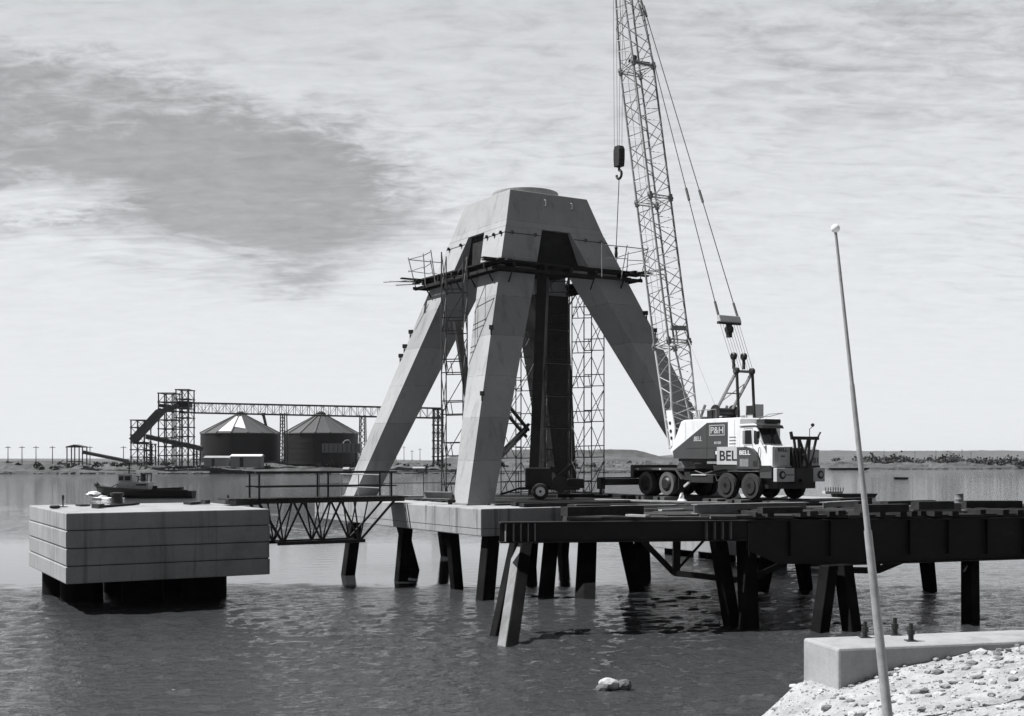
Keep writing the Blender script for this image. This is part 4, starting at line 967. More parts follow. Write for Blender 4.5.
# pendants, bridle and luffing rope
PKv = V((PK[0], 0, PK[1])); TPv = TP + bn * 0.2
BR = PKv.lerp(TPv, 0.108)
brd = cpart('bridle', MB().beam(BR - V((0, 0.58, 0)), BR + V((0, 0.58, 0)), 0.16, 0.30, tuple((TPv - PKv).normalized())), 'dull_white', bevel=0.03)
part('bridle_cheek', MB().beam(BR - V((0, 0.6, 0)) - V((0, 0, 0.16)), BR + V((0, 0.6, 0)) - V((0, 0, 0.16)), 0.14, 0.10).lathe([(0.16, -0.11), (0.16, 0.11)], BR - V((0, 0, 0.42)), 'y', 14).beam(BR - V((0, 0, 0.2)), BR - V((0, 0, 0.75)), 0.2, 0.16), 'black', brd)
B2 = PKv.lerp(TPv, 0.03)
for y in (-0.32, 0.22): cpart('luffing_block', MB().lathe([(0.11, -0.09), (0.15, -0.06), (0.15, 0.06), (0.11, 0.09)], B2 + V((0, y, 0.02)), 'y', 16).beam(B2 + V((0, y, 0.0)), B2 + V((0.0, y, -0.5)), 0.10, 0.08), 'black')
rp = MB()
for k in range(8):
    y = -0.5 + k / 7.0; rp.tube(PKv + V((0, y, 0.05)), BR + V((0, y * 1.05, -0.12)), 0.011, 4)
cpart('luffing_rope', rp, 'rope')
for j in (-1, 1):
    a = BR + V((-0.05, 0.52 * j, 0.1)); b = TPv + V((0, 0.03 * j, 0)); pm = MB().tube(a, b, 0.021, 5)
    d_ = (b - a)
    for f in (0.30, 0.80): c = a + d_ * f; pm.tube(c - d_.normalized() * 0.3, c + d_.normalized() * 0.3, 0.055, 8)
    c = a + d_ * 0.02; pm.tube(a, c + d_.normalized() * 0.3, 0.05, 8)
    cpart('pendant', pm, 'rope')
# boom hoist line to drum and back stop
cpart('hoist_line', MB().tube(V((3.5, -0.2, 3.7)), FT + bd * 5.2 + bn * 0.5 + V((0, 0.4, 0)), 0.02, 5), 'dull_white')
for j in (-1, 1): cpart('back_stop', MB().tube((2.9, 0.6 * j, 3.24), (3.25, 0.6 * j, 3.85), 0.06, 8), 'greysteel')
# hook block, hanging plumb from the boom tip
HX = TP - bn * 0.26
def HZ(z): return V((HX.x, HX.y, z))
zb0 = 15.33
hk = cpart('hook_block', MB().prism([HZ(zb0) + V((-0.2, -0.11, 0)), HZ(zb0) + V((0.2, -0.11, 0)), HZ(zb0) + V((0.24, -0.11, 0.35)), HZ(zb0) + V((0.24, -0.11, 0.80)), HZ(zb0) + V((0.14, -0.11, 0.98)), HZ(zb0) + V((-0.14, -0.11, 0.98)), HZ(zb0) + V((-0.24, -0.11, 0.80)), HZ(zb0) + V((-0.24, -0.11, 0.35))], (0, 0.34, 0)), 'black', bevel=0.03)
pts = [HZ(zb0) + V((0, 0.06, 0)), HZ(zb0 - 0.16) + V((0, 0.06, 0))]
for q_ in range(9): t_ = math.pi / 2 - q_ * (1.5 * math.pi) / 8; pts.append(HZ(zb0 - 0.36) + V((0.2 * math.cos(t_), 0.06, 0.2 * math.sin(t_))))
part('hook', MB().path(pts, 0.06, 8), 'black', hk, smooth=True)
fl = MB()
for dx, dy in ((-0.16, -0.1), (-0.05, 0.1), (0.06, -0.08), (0.17, 0.1)):
    fl.tube(HZ(zb0 + 0.9) + V((dx, dy, 0)), V((HX.x + dx * 0.8, dy * 2, TP.z)), 0.011, 4)
cpart('fall_rope', fl, 'rope')
fl = MB()
for y in (-0.25, 0.1): fl.tube(TP - bn * 0.3 + V((0, y, 0)), FT + bd * 4.8 - bn * 0.62 + V((0, y, 0)), 0.012, 4)
cpart('boom_rope', fl, 'rope')
# carrier cab
cab = [(6.12, 1.95), (6.12, 2.82), (6.25, 2.88), (7.05, 2.88), (7.42, 2.12), (7.95, 2.08), (7.95, 1.27), (7.35, 1.27), (7.3, 1.5), (7.15, 1.8), (6.9, 1.98), (6.6, 2.02)]
cb_ = cpart('cab', MB().prism([(x, -1.25, z) for x, z in cab], (0, 1.05, 0)), 'white', bevel=0.03)
part('cab_roof', MB().prism([(6.08, -1.3, 2.885), (6.08, -1.3, 2.93), (6.2, -1.3, 2.97), (7.0, -1.3, 2.97), (7.12, -1.3, 2.89)], (0, 1.15, 0)), 'white', cb_, bevel=0.02)
part('visor', MB().prism([(6.95, -1.25, 2.99), (7.35, -1.25, 2.90), (7.42, -1.25, 2.78), (7.12, -1.25, 2.80)], (0, 1.1, 0)), 'crane_dark', cb_)
part('roof_unit', MB().box(6.5, 7.0, -0.75, 0.1, 2.98, 3.16), 'black', cb_, bevel=0.04)
part('side_window', MB().prism([(6.42, -1.253, 2.18), (6.42, -1.253, 2.72), (6.78, -1.253, 2.72), (6.82, -1.253, 2.18)], (0, -0.006, 0)), 'glass', cb_)
part('window_louvre', MB().box(6.28, 6.40, -1.262, -1.253, 2.2, 2.7), 'greysteel', cb_)
part('quarter_window', MB().prism([(6.92, -1.253, 2.22), (6.92, -1.253, 2.70), (7.03, -1.253, 2.70), (7.22, -1.253, 2.30), (7.18, -1.253, 2.18), (7.0, -1.253, 2.16)], (0, -0.006, 0)), 'glass', cb_)
# windscreen on the raked front
def ws(f, y): p = V((7.05, y, 2.88)).lerp(V((7.42, y, 2.12)), f); n_ = V((0.76, 0, 0.37)).normalized(); return p + n_ * 0.006
part('windscreen', MB().prism([ws(0.10, -1.17), ws(0.10, -0.28), ws(0.93, -0.28), ws(0.93, -1.17)], V((0.76, 0, 0.37)).normalized() * 0.01), 'glass', cb_)
part('windscreen_post', MB().beam(ws(0.1, -0.62) + V((0.02, 0, 0.01)), ws(0.93, -0.62) + V((0.02, 0, 0.01)), 0.05, 0.03), 'black', cb_)
part('wiper', MB().tube(ws(0.93, -0.8) + V((0.03, 0, 0.02)), ws(0.4, -0.5) + V((0.03, 0, 0.02)), 0.012, 5), 'black', cb_)
fp = part('front_panel', MB().box(7.953, 7.975, -1.12, -0.42, 1.30, 2.04), 'dull_white', cb_)
part('front_hatch', MB().box(7.977, 7.99, -1.02, -0.46, 1.36, 1.84), 'dull_white', cb_)
text_part('lettering', 'BELL', (7.977, -1.0, 1.88), (0, 1, 0), (0, 0, 1), 0.13, 'black_paint', fp.parent, width=0.5, bold=0.02)
part('handle', MB().box(7.992, 8.01, -0.86, -0.66, 1.68, 1.72), 'black', cb_)
# dark curved fender with lettering
fpts = [(6.02, 1.20), (6.02, 2.06)] + [(6.02 + 0.55 + 0.75 * math.sin(t_), 1.25 + 0.81 * math.cos(t_)) for t_ in np.linspace(0, math.pi / 2, 8)] + [(7.32, 1.20)]
fn = cpart('front_fender', MB().prism([(x, -1.325, z) for x, z in fpts], (0, 0.068, 0)), 'crane_grey', bevel=0.008)
text_part('lettering', 'BELL', (6.18, -1.327, 1.76), (1, 0, 0), (0, 0, 1), 0.17, 'white', fn, width=0.62, bold=0.02)
part('step_grate', MB().box(6.2, 6.7, -1.335, -1.327, 1.30, 1.6), 'greysteel', fn)
cpart('wheel_arch', MB().prism([(4.55, -1.3, 1.34), (7.9, -1.3, 1.34), (7.9, -1.3, 1.14), (7.35, -1.3, 1.10), (6.7, -1.3, 1.19), (6.0, -1.3, 1.12), (5.3, -1.3, 1.19), (4.65, -1.3, 1.12)], (0, 2.6, 0)), 'crane_dark')
cpart('cab_side_skirt', MB().box(7.3, 7.93, -1.29, -1.255, 0.86, 1.24), 'crane_grey')
cpart('ladder_step', MB().box(6.95, 7.2, -1.33, -1.27, 1.30, 1.52).box(7.2, 7.3, -1.3, -1.27, 1.2, 1.5), 'crane_dark')
dl = MB()
for (x0, z0, x1, z1) in ((6.36, 2.14, 6.86, 2.14), (6.86, 2.02, 6.86, 2.78), (6.36, 2.02, 6.36, 2.78), (6.36, 2.78, 6.86, 2.78)): dl.beam((x0, -1.2535, z0), (x1, -1.2535, z1), 0.004, 0.014)
part('door_seam', dl, 'crane_dark', cb_)
part('door_handle', MB().box(6.40, 6.52, -1.285, -1.253, 2.06, 2.085), 'black', cb_)
part('grab_rail', MB().path([(7.2, -1.27, 1.5), (7.2, -1.32, 1.55), (7.27, -1.32, 2.0), (7.27, -1.27, 2.05)], 0.014, 6), 'black', cb_)
cpart('side_mirror', MB().path([(7.25, -1.26, 2.35), (7.42, -1.5, 2.38), (7.42, -1.5, 2.62)], 0.013, 5).box(7.40, 7.44, -1.58, -1.42, 2.38, 2.66), 'black')
cpart('roof_handrail', MB().path([(2.7, -1.0, 3.24), (2.7, -1.0, 3.62), (4.4, -1.0, 3.62), (4.4, -1.0, 3.24)], 0.016, 5).tube((3.5, -1.0, 3.24), (3.5, -1.0, 3.62), 0.014, 5), 'greysteel')
cpart('air_hoses', MB().path([(2.6, -0.6, 1.15), (2.75, -0.9, 0.95), (3.1, -1.0, 1.1), (3.6, -0.95, 0.98), (4.2, -0.8, 1.15)], 0.03, 6).path([(4.4, -1.05, 1.0), (4.65, -1.15, 0.7), (4.9, -1.0, 0.9)], 0.025, 6), 'black')
cpart('fuel_tank', MB().lathe([(0.0, -0.55), (0.22, -0.55), (0.24, -0.5), (0.24, 0.5), (0.22, 0.55), (0.0, 0.55)], (3.75, 0.95, 0.75), 'x', 18), 'crane_dark', smooth=True)
cpart('mud_flap', MB().box(2.28, 2.30, -1.24, -0.7, 0.3, 0.86), 'rubber')
cpart('side_vents', MB().box(5.3, 5.7, -1.086, -1.081, 2.05, 2.10).box(5.3, 5.7, -1.086, -1.081, 2.18, 2.23).box(5.3, 5.7, -1.086, -1.081, 2.31, 2.36).box(5.3, 5.7, -1.086, -1.081, 2.44, 2.49), 'greysteel', hs)
cpart('house_seams', MB().box(5.21, 5.222, -1.0835, -1.081, 1.75, 3.15).box(2.55, 2.562, -1.0835, -1.081, 2.4, 3.15).box(5.6, 5.612, -1.0835, -1.081, 1.75, 3.15), 'greysteel', hs)
cpart('side_markers', MB().box(-0.6, -0.45, -1.262, -1.252, 1.13, 1.2).box(1.0, 1.12, -1.262, -1.252, 1.13, 1.2), 'dull_white')
# engine bonnet beside the cab
cpart('bonnet', MB().prism([(6.3, -0.18, 1.35), (7.9, -0.18, 1.35), (7.9, -0.18, 1.95), (7.75, -0.18, 2.06), (6.3, -0.18, 2.12)], (0, 1.40, 0)), 'dull_white', bevel=0.06)
gl = MB().box(7.93, 7.95, -0.36, 0.30, 1.34, 2.02)
for k in range(9): gl.box(7.95, 7.985, -0.34 + 0.075 * k, -0.30 + 0.075 * k, 1.38, 1.98)
cpart('grille', gl, 'crane_dark')
ff = cpart('far_front_panel', MB().box(7.93, 7.95, 0.55, 1.2, 1.34, 1.96), 'dull_white', bevel=0.008)
text_part('lettering', '81', (7.952, 0.88, 1.42), (0, 1, 0), (0, 0, 1), 0.24, 'black_paint', ff, width=0.24, bold=0.01)
cpart('rear_vision_mirror', MB().beam((7.55, 1.32, 1.75), (7.55, 1.32, 2.0), 0.05, 0.18), 'black')
# bumper
cpart('bumper', MB().box(8.0, 8.22, -0.34, 0.62, 0.66, 1.24), 'black')
for y0, y1, yc in ((-1.26, -0.345, -0.98), (0.625, 1.26, 1.02)):
    b_ = cpart('bumper_panel', MB().box(8.0, 8.2, y0, y1, 0.72, 1.25), 'dull_white', bevel=0.02)
    part('lamp_recess', MB().lathe([(0.16, 0.0), (0.16, 0.012)], (8.203, yc, 0.98), 'x', 24), 'black', b_)
    part('headlight', MB().lathe([(0.085, 0.0), (0.07, 0.02)], (8.217, yc + 0.02, 0.99), 'x', 18), 'dull_white', b_)
cpart('tow_hook', MB().box(8.22, 8.34, -0.1, 0.05, 0.7, 0.82), 'black')
cpart('hose_rack', MB().box(8.205, 8.215, -0.8, -0.4, 0.97, 1.0), 'black')
cpart('front_axle_housing', MB().beam((6.7, -1.0, 0.54), (6.7, 1.0, 0.54), 0.2, 0.24).beam((5.3, -1.0, 0.54), (5.3, 1.0, 0.54), 0.2, 0.24).box(6.9, 7.95, -1.0, 1.0, 0.45, 0.9), 'black')
# boom rest on the nose
rk_ = MB(); zt_ = 2.40
rk_.beam((8.12, -0.42, zt_), (8.12, 0.98, zt_), 0.1, 0.13)
rk_.beam((8.12, -0.40, zt_ - 0.05), (8.12, -0.47, zt_ + 0.24), 0.08, 0.1); rk_.beam((8.12, 0.92, zt_), (8.12, 1.1, zt_ + 0.24), 0.05, 0.05)
for y0, y1 in ((-0.30, -0.12), (-0.06, 0.02), (-0.02, 0.5), (0.52, 0.40), (0.86, 0.52), (0.44, 0.05)): rk_.beam((8.12, y0, zt_ - 0.05), (8.12, y1, 1.24), 0.07, 0.08)
cpart('boom_rest', rk_, 'black')
cpart('boom_rest_pads', MB().box(8.02, 8.1, -0.32, 0.05, 1.24, 2.0), 'crane_dark')
cpart('beacon_mast', MB().path([(8.12, 0.52, zt_ + 0.06), (8.12, 0.52, zt_ + 0.36), (8.12, 0.66, zt_ + 0.44)], 0.015, 5).lathe([(0.02, -0.06), (0.07, -0.02), (0.07, 0.05), (0.03, 0.08)], (8.12, 0.68, zt_ + 0.5), 'z', 12), 'black')
cpart('roof_aerial', MB().path([(6.6, -0.7, 3.17), (6.75, -0.3, 3.36), (7.15, 0.05, 3.40), (7.0, -0.5, 3.26), (6.6, -0.7, 3.24)], 0.014, 5), 'greysteel')

# sling from the hook to the tower corner
Mw = Matrix.Translation(cr.location) @ Matrix.Rotation(CA, 4, 'Z') @ Matrix.Scale(KS, 4)
ha = Mw @ (HZ(zb0 - 0.56) + V((0, 0.06, 0))); hb_ = V((ha.x - 0.1, ha.y - 0.6, 12.0))
hb_ = V((ha.x - 0.12, ha.y, at(614, 249, ha.y).z))
sg = thing('wire_sling', 'single wire sling hanging from the crane hook beside the tower', 'sling', hb_)
part('rope', MB().tube(ha, hb_, 0.018, 5), 'rope', sg)
part('shackle', MB().lathe([(0.05, -0.35), (0.07, -0.2), (0.05, 0.0), (0.08, 0.05), (0.03, 0.1)], hb_, 'z', 10), 'black', sg)

# ---------------------------------------------------------------- near footing, pole
FT0 = V((4.35, 16.0, 0)); ft = R(13.6); fu = V((math.cos(ft), math.sin(ft), 0)); fw = V((-math.sin(ft), math.cos(ft), 0))
fo = thing('concrete_footing', 'pale concrete footing half buried in gravel at the lower right', 'footing', FT0, ft)
part('block', slab(MB(), FT0, fu, fw, 0, 6.5, 0, 1.0, 0.4, 1.985), 'footing', fo, bevel=0.035)
for (px, py, hh) in ((865, 637.5, 0.23), (895, 635, 0.25), (911, 641, 0.25)):
    p = on(px, py, 1.985); 
    st = part('anchor_bolt', MB().lathe([(0.038, 0.0), (0.038, hh * 0.35), (0.052, hh * 0.36), (0.052, hh * 0.66), (0.03, hh * 0.67), (0.03, hh)], p, 'z', 10), 'black', fo)
    part('washer', MB().box(p.x - 0.075, p.x + 0.075, p.y - 0.075, p.y + 0.075, p.z + 0.001, p.z + 0.012), 'steel', st)
pb = on(885, 690, 1.9); pt = at(835.5, 231, pb.y + 0.3); pb = pb - (pt - pb) * 0.06
sp_ = thing('staff_pole', 'tall thin leaning pole with a ball on top in front of the concrete footing', 'pole', pb)
pm1 = pb.lerp(pt, 0.38); pm2 = pb.lerp(pt, 0.68)
part('lower_shaft', MB().tube(pb, pm1, 0.056, 14, 0.044), 'pole', sp_, True)
part('middle_shaft', MB().tube(pm1, pm2, 0.036, 12, 0.028), 'pole', sp_, True)
part('upper_shaft', MB().tube(pm2, pt, 0.023, 10, 0.016), 'pole', sp_, True)
part('ball', MB().blob(pt + V((0, 0, 0.03)), 0.052, 0.052, 0.052, 1, 0.0, 2), 'white', sp_, True)

# ---------------------------------------------------------------- tug
TY = 142.0
def T(px, z, y=0.0): p = at(px, 460, TY); return V((p.x, TY + y, z))
tg = thing('tug_boat', 'small black tug with white wheelhouse passing beyond the left block', 'tug', T(146, 0), 0)
xs = [96.5, 101, 110, 125, 150, 178, 190, 194]; hwid = [0.1, 0.7, 1.3, 1.7, 1.8, 1.7, 1.4, 1.1]; ztop = [1.55, 1.45, 1.25, 1.05, 0.95, 0.95, 0.9, 0.85]
hl = MB(); sec = []
for x, w, z in zip(xs, hwid, ztop):
    dx = 2.5 if x < 100 else 0
    sec.append([T(x + dx, -0.4, -w * 0.55), T(x + dx * 0.3, 0.3, -w * 0.85), T(x, z, -w), T(x, z, w), T(x + dx * 0.3, 0.3, w * 0.85), T(x + dx, -0.4, w * 0.55)])
hl.v = [tuple(p) for s_ in sec for p in s_]
for k in range(len(sec) - 1):
    for j in range(6): hl.f.append((k * 6 + j, k * 6 + (j + 1) % 6, (k + 1) * 6 + (j + 1) % 6, (k + 1) * 6 + j))
hl.f += [tuple(range(6)), tuple(range(len(sec) * 6 - 6, len(sec) * 6))[::-1]]
part('hull', hl, 'hull', tg)
part('fender_strip', MB().beam(T(100, 1.3, -1.0), T(150, 0.98, -1.84), 0.2, 0.2).beam(T(150, 0.98, -1.84), T(191, 0.9, -1.45), 0.2, 0.2).blob(T(97, 1.55), 0.4, 0.5, 0.35, 3, 0.2, 1), 'hull', tg)
wh = part('wheelhouse', MB().box(T(121, 0).x, T(151, 0).x, TY - 1.1, TY + 1.1, 0.9, 1.9).box(T(121, 0).x, T(135, 0).x, TY - 1.0, TY + 1.0, 1.9, 2.85), 'dull_white', tg)
for a, b, z0, z1 in ((122, 126, 2.1, 2.6), (128, 133, 2.1, 2.6), (139, 149, 1.5, 1.68)):
    part('window', MB().box(T(a, 0).x, T(b, 0).x, TY - 1.14, TY - 1.0 - (0.103 if z0 < 2 else 0.003), z0, z1), 'black', wh)
ms = MB().tube(T(129, 2.85), T(129.3, 4.1), 0.09, 6).beam(T(124, 2.95), T(136, 2.9), 0.08, 0.1).tube(T(122, 1.2), T(124, 2.9), 0.06, 5)
for a in (138, 141, 144, 147, 151): ms.tube(T(a, 1.9), T(a + 0.5, 2.6 + 0.35 * (a % 2)), 0.07, 5)
ms.beam(T(138, 2.25), T(146, 2.2), 0.08, 0.09).beam(T(136, 2.55), T(141, 2.5), 0.08, 0.09).tube(T(110, 1.2), T(121, 1.9), 0.06, 5).tube(T(116, 1.1), T(119, 1.9), 0.06, 5)
part('mast_rigging', ms, 'hull', tg)
part('funnel', MB().lathe([(0.25, 1.9), (0.25, 2.7), (0.28, 2.72), (0.28, 2.85)], (T(143, 0).x, TY + 0.3, 0), 'z', 12), 'black', tg)
part('towing_gear', MB().beam(T(153, 1.0), T(183, 1.15), 0.9, 0.3).lathe([(0.3, 0.9), (0.3, 1.45)], (T(155, 0).x, TY, 0), 'z', 10), 'hull', tg)
fm = MB()
for k in range(26):
    x = random.uniform(93, 106); fm.blob(T(x, 0.18 + 0.5 * max(0, 1 - abs(x - 97) / 7), random.uniform(-1.6, 0.2)), random.uniform(.3, .7), random.uniform(.3, .5), random.uniform(.12, .28), k, 0.4, 1)
for k in range(7): fm.blob(T(random.uniform(104, 130), 0.05, -2.2 - random.random() * 0.8), random.uniform(.5, 1.2), .3, .09, 70 + k, 0.4, 1)
o = part('bow_wave', fm, 'foam', None, True); tag(o, 'white foam at the bow and side of the tug', 'foam', kind='stuff')

# low pontoon beyond the deck on the right
pn_ = thing('pontoon', 'low flat pontoon moored beyond the right end of the deck', 'pontoon', on(855, 497, 0))
q = on(856, 497.5, 0)
part('hull', MB().prism([(q.x - 2.2, q.y, -0.3), (q.x - 2.4, q.y, 0.42), (q.x + 2.6, q.y, 0.46), (q.x + 2.1, q.y, -0.3)], (0, 2.4, 0)), 'hull', pn_)
part('deck_rail', MB().box(q.x - 3.6, q.x - 1.5, q.y + 0.3, q.y + 1.8, 0.43, 0.75), 'dull_white', pn_)
rl = MB()
for k in range(8): rl.tube((q.x - 3.5 + 0.3 * k, q.y + 0.5, 0.75), (q.x - 3.5 + 0.3 * k, q.y + 0.5, 1.2), 0.06, 5)
part('posts', rl, 'black', pn_)
q = on(902, 479.5, 0); solo('dinghy', MB().prism([(q.x - 1.3, q.y, -0.1), (q.x - 1.7, q.y, 0.55), (q.x + 1.6, q.y, 0.5), (q.x + 1.3, q.y, -0.1)], (0, 1.3, 0)), 'hull', 'tiny dark dinghy alone on the far water at the right', 'dinghy', q)
q = on(850, 470.3, 0); solo('barge', MB().prism([(q.x - 7, q.y, -0.1), (q.x - 8.5, q.y, 1.0), (q.x + 9, q.y, 1.2), (q.x + 7, q.y, -0.1)], (0, 4, 0)), 'hull', 'dark flat barge lying along the far right shore', 'barge', q)

# ---------------------------------------------------------------- far works: silos, conveyors, gantry
ZS = 3.0
def silo(px, y, rpx, label):
    c = at(px, 460, y); r = rpx / FPX * y; ze = EYE + 26.5 / FPX * y; zp = EYE + 45.5 / FPX * y
    t = thing('silo', label, 'silo', (c.x, y, ZS), 0, 'round storage silos on the far shore')
    n = 32
    part('wall', MB().lathe([(r, 0), (r, ze - ZS)], (c.x, y, ZS), 'z', n), 'silo_wall', t, True)
    bands = MB()
    for k in range(1, 6): bands.lathe([(r + 0.05, 0), (r + 0.05, 0.15)], (c.x, y, ZS + (ze - ZS) * k / 6), 'z', n)
    part('bands', bands, 'silo_wall', t)
    rf = part('roof', MB().lathe([(r + 0.35, -0.3), (r + 0.35, 0), (1.3, zp - ze)], (c.x, y, ze), 'z', 16), 'silo_roof', t)
    rb = MB()
    for k in range(16): a = 2 * math.pi * k / 16; d = V((math.cos(a), math.sin(a), 0)); rb.beam(c + d * (r + 0.3) + V((0, 0, ze - EYE + 0.2)) * 1.0, c + d * 1.3 + V((0, 0, zp - EYE + 0.2)), 0.4, 0.2)
    part('roof_ribs', rb, 'far_steel', rf)
    part('roof_cap', MB().lathe([(1.7, -0.5), (1.7, 0.5), (0.6, 1.1)], (c.x, y, zp), 'z', 16), 'silo_wall', rf)
    return t, c, r, ze, zp
s1, c1, r1, ze1, zp1 = silo(240.5, 424, 39, 'dark round silo with some pale roof sheets beside the conveyor towers')
a0, a1 = math.radians(-125), math.radians(-80)
shp = []
for k0, k1, f0, f1 in ((-5.5, -5, 0.0, 1), (-5, -4, 0.0, 1)): pass
rsh = MB()
for k in (11, 12):
    a, b = 2 * math.pi * (k - 0.0 + 0.06) / 16, 2 * math.pi * (k + 0.94) / 16
    d0 = V((math.cos(a), math.sin(a), 0)); d1 = V((math.cos(b), math.sin(b), 0)); up = V((0, 0, 0.08))
    f = lambda d, t_: V((c1.x, c1.y, 0)) + d * ((r1 + 0.35) * (1 - t_) + 1.3 * t_) + V((0, 0, ze1 + (zp1 - ze1) * t_)) + up
    rsh.prism([f(d0, 0.06 if k == 11 else 0.3), f(d1, 0.06 if k == 11 else 0.2), f(d1, 0.86), f(d0, 0.86)], (0, 0, 0.1))
pr = part('pale_roof_sheets', rsh, 'white', s1)
silo(321, 420, 37, 'dark round silo with plain grey roof nearer the concrete tower')

def truss_run(mb, a, b, h, n, w=0.35, wd=0.25):
    a = V(a); b = V(b); up = V((0, 0, h))
    mb.beam(a, b, w, w * 1.1); mb.beam(a + up, b + up, w, w * 1.1)
    for k in range(n + 1):
        p = a.lerp(b, k / n); mb.beam(p, p + up, wd, wd)
        if k < n:
            q = a.lerp(b, (k + 1) / n)
            mb.beam(p + (up if k % 2 else V()), q + (V() if k % 2 else up), wd * 0.7, wd * 0.7)
    return mb
def far(px, py, y=400.0): return at(px, py, y)
cg = thing('conveyor_gallery', 'long lattice conveyor gallery running above the silo roofs', 'conveyor', far(188, 463))
for dy in (0, 4): part('truss', truss_run(MB(), far(188, 412.5) + V((0, dy, 0)), far(441, 418) + V((0, dy, 0)), 3.3, 36, 0.38, 0.16), 'far_steel', cg)
part('walkway', MB().beam(far(188, 412.2) + V((0, 2, 0)), far(441, 417.6) + V((0, 2, 0)), 3.4, 0.25), 'far_steel', cg)
def lattice_leg(px, ytop, wbot, wtop, parent, nm='support_tower'):
    mb = MB(); zt = far(px, ytop).z; n = 8
    for i in (-1, 1):
        for j in (0, 1): mb.beam(far(px + i * wbot, 460) * 1.0 + V((0, 4 * j, ZS - EYE)), V((far(px + i * wtop, 460).x, 400 + 4 * j, zt)), 0.34, 0.34)
    for k in range(n):
        z0 = ZS + (zt - ZS) * k / n; z1 = ZS + (zt - ZS) * (k + 1) / n
        f = lambda s_, z: V((far(px + s_ * (wbot + (wtop - wbot) * (z - ZS) / (zt - ZS)), 460).x, 400, z))
        mb.beam(f(-1, z0), f(1, z1), 0.2, 0.2); mb.beam(f(1, z0), f(-1, z1), 0.2, 0.2)
    part(nm, mb, 'far_steel', parent)
lattice_leg(282.5, 413, 2.8, 2.0, cg); lattice_leg(362, 415, 3.2, 2.2, cg)
def frame_tower(px0, px1, ytop, lab, levels, y=400.0, dep=7.0, cols=3, top_solid=None, extra=None):
    x0, x1 = far(px0, 460, y).x, far(px1, 460, y).x; zt = far(0, ytop, y).z
    t = thing('conveyor_tower', lab, 'conveyor tower', (x0, y, ZS), 0, 'open steel conveyor towers on the far shore')
    mb = MB()
    for k in range(cols):
        for j in (0, 1): x = x0 + (x1 - x0) * k / (cols - 1); part('column', MB().beam((x, y + dep * j, ZS - 0.4), (x, y + dep * j, zt), 0.36, 0.36), 'far_steel', t)
    fl = MB()
    for k in range(1, levels + 1):
        br = MB(); z = ZS + (zt - ZS) * k / levels; za = ZS + (zt - ZS) * (k - 1) / levels
        for j in (0, 1): fl.beam((x0 - 0.4, y + dep * j, z), (x1 + 0.4, y + dep * j, z), 0.3, 0.34)
        for xx in (x0, x1): fl.beam((xx, y, z), (xx, y + dep, z), 0.25, 0.3)
        for c_ in range(cols - 1):
            xa = x0 + (x1 - x0) * c_ / (cols - 1); xb = x0 + (x1 - x0) * (c_ + 1) / (cols - 1)
            br.beam((xa, y + dep * (k % 2), za), (xb, y + dep * (k % 2), z), 0.16, 0.16)
            br.beam((xb, y + dep * (1 - k % 2), za), (xa, y + dep * (1 - k % 2), z), 0.16, 0.16)
        part('braces', br, 'far_steel', t)
    part('floor_beams', fl, 'far_steel', t)
    if top_solid:
        for (a, b, c, d) in top_solid: part('plating', MB().box(far(a, 0, y).x, far(b, 0, y).x, y - 0.2, y + dep * 0.8, far(0, d, y).z, far(0, c, y).z), 'silo_wall', t)
    return t
frame_tower(131, 144.5, 420, 'low open steel tower at the left foot of the sloping conveyor', 6, top_solid=[(133, 144, 442, 444)])
frame_tower(158.5, 174, 393, 'tall open steel tower at the head of the sloping conveyor', 8, cols=3, top_solid=[(159, 166, 404, 407)])
ht = frame_tower(176, 188.5, 389.5, 'tallest open steel tower joined to the long conveyor gallery', 8, cols=3, top_solid=[(177, 188, 401, 407), (179, 184, 411, 413)])
frame_tower(433, 442, 409, 'open steel tower at the right end of the long gallery', 7, y=401, dep=6)
frame_tower(146.5, 152, 444, 'small trestle under the low conveyor between the two towers', 3, y=404, dep=4, cols=2)
frame_tower(193.5, 197, 449, 'slender trestle leg under the low conveyor left of the silo', 3, y=404, dep=4, cols=2)
def chute(a, b, h, w, lab, y=398.0, m_='far_steel'):
    p = far(*a, y); q = far(*b, y); t = thing('sloping_conveyor', lab, 'conveyor', p, 0, 'sloping conveyors on the far shore')
    part('casing', MB().beam(p, q, w, h), m_, t)
    part('belt_cover', MB().beam(p + V((0, 0, h / 2 + 0.16)), q + V((0, 0, h / 2 + 0.16)), w * 0.7, 0.3), 'greysteel', t)
    return t
ch_ = chute((133, 441), (160, 412), 2.3, 3.5, 'steep enclosed conveyor rising between the two left towers')
part('casing', MB().beam(far(160, 412, 398), far(178, 405.5, 398), 3.5, 1.3), 'far_steel', ch_)
chute((147, 437), (202, 449), 1.3, 3.0, 'long gently falling conveyor running from the towers to the left silo', 403)
chute((83, 452.5), (128, 461.5), 0.8, 2.0, 'low conveyor sloping away from the small open shelter', 396)
# small shelter
sh = thing('open_shelter', 'small open sided shelter with pitched roof on the far left shore', 'shelter', far(75, 460, 394))
mb = MB(); x0, x1 = far(67, 0, 394).x, far(82.5, 0, 394).x; zt = far(0, 447.5, 394).z
for x in (x0, (x0 + x1) / 2, x1):
    for j in (0, 4): part('post', MB().beam((x, 394 + j, ZS - 0.3), (x, 394 + j, zt), 0.3, 0.3), 'far_steel', sh)
part('rail', MB().beam((x0, 394, ZS + 1), (x1, 394, ZS + 1), 0.2, 0.3), 'far_steel', sh)
part('roof', MB().prism([(x0 - 0.4, 393.5, zt), (x1 + 0.4, 393.5, zt), (x1 + 0.2, 393.5, zt + 0.35), ((x0 + x1) / 2, 393.5, zt + 1.0), (x0 - 0.2, 393.5, zt + 0.35)], (0, 5, 0)), 'far_steel', sh)
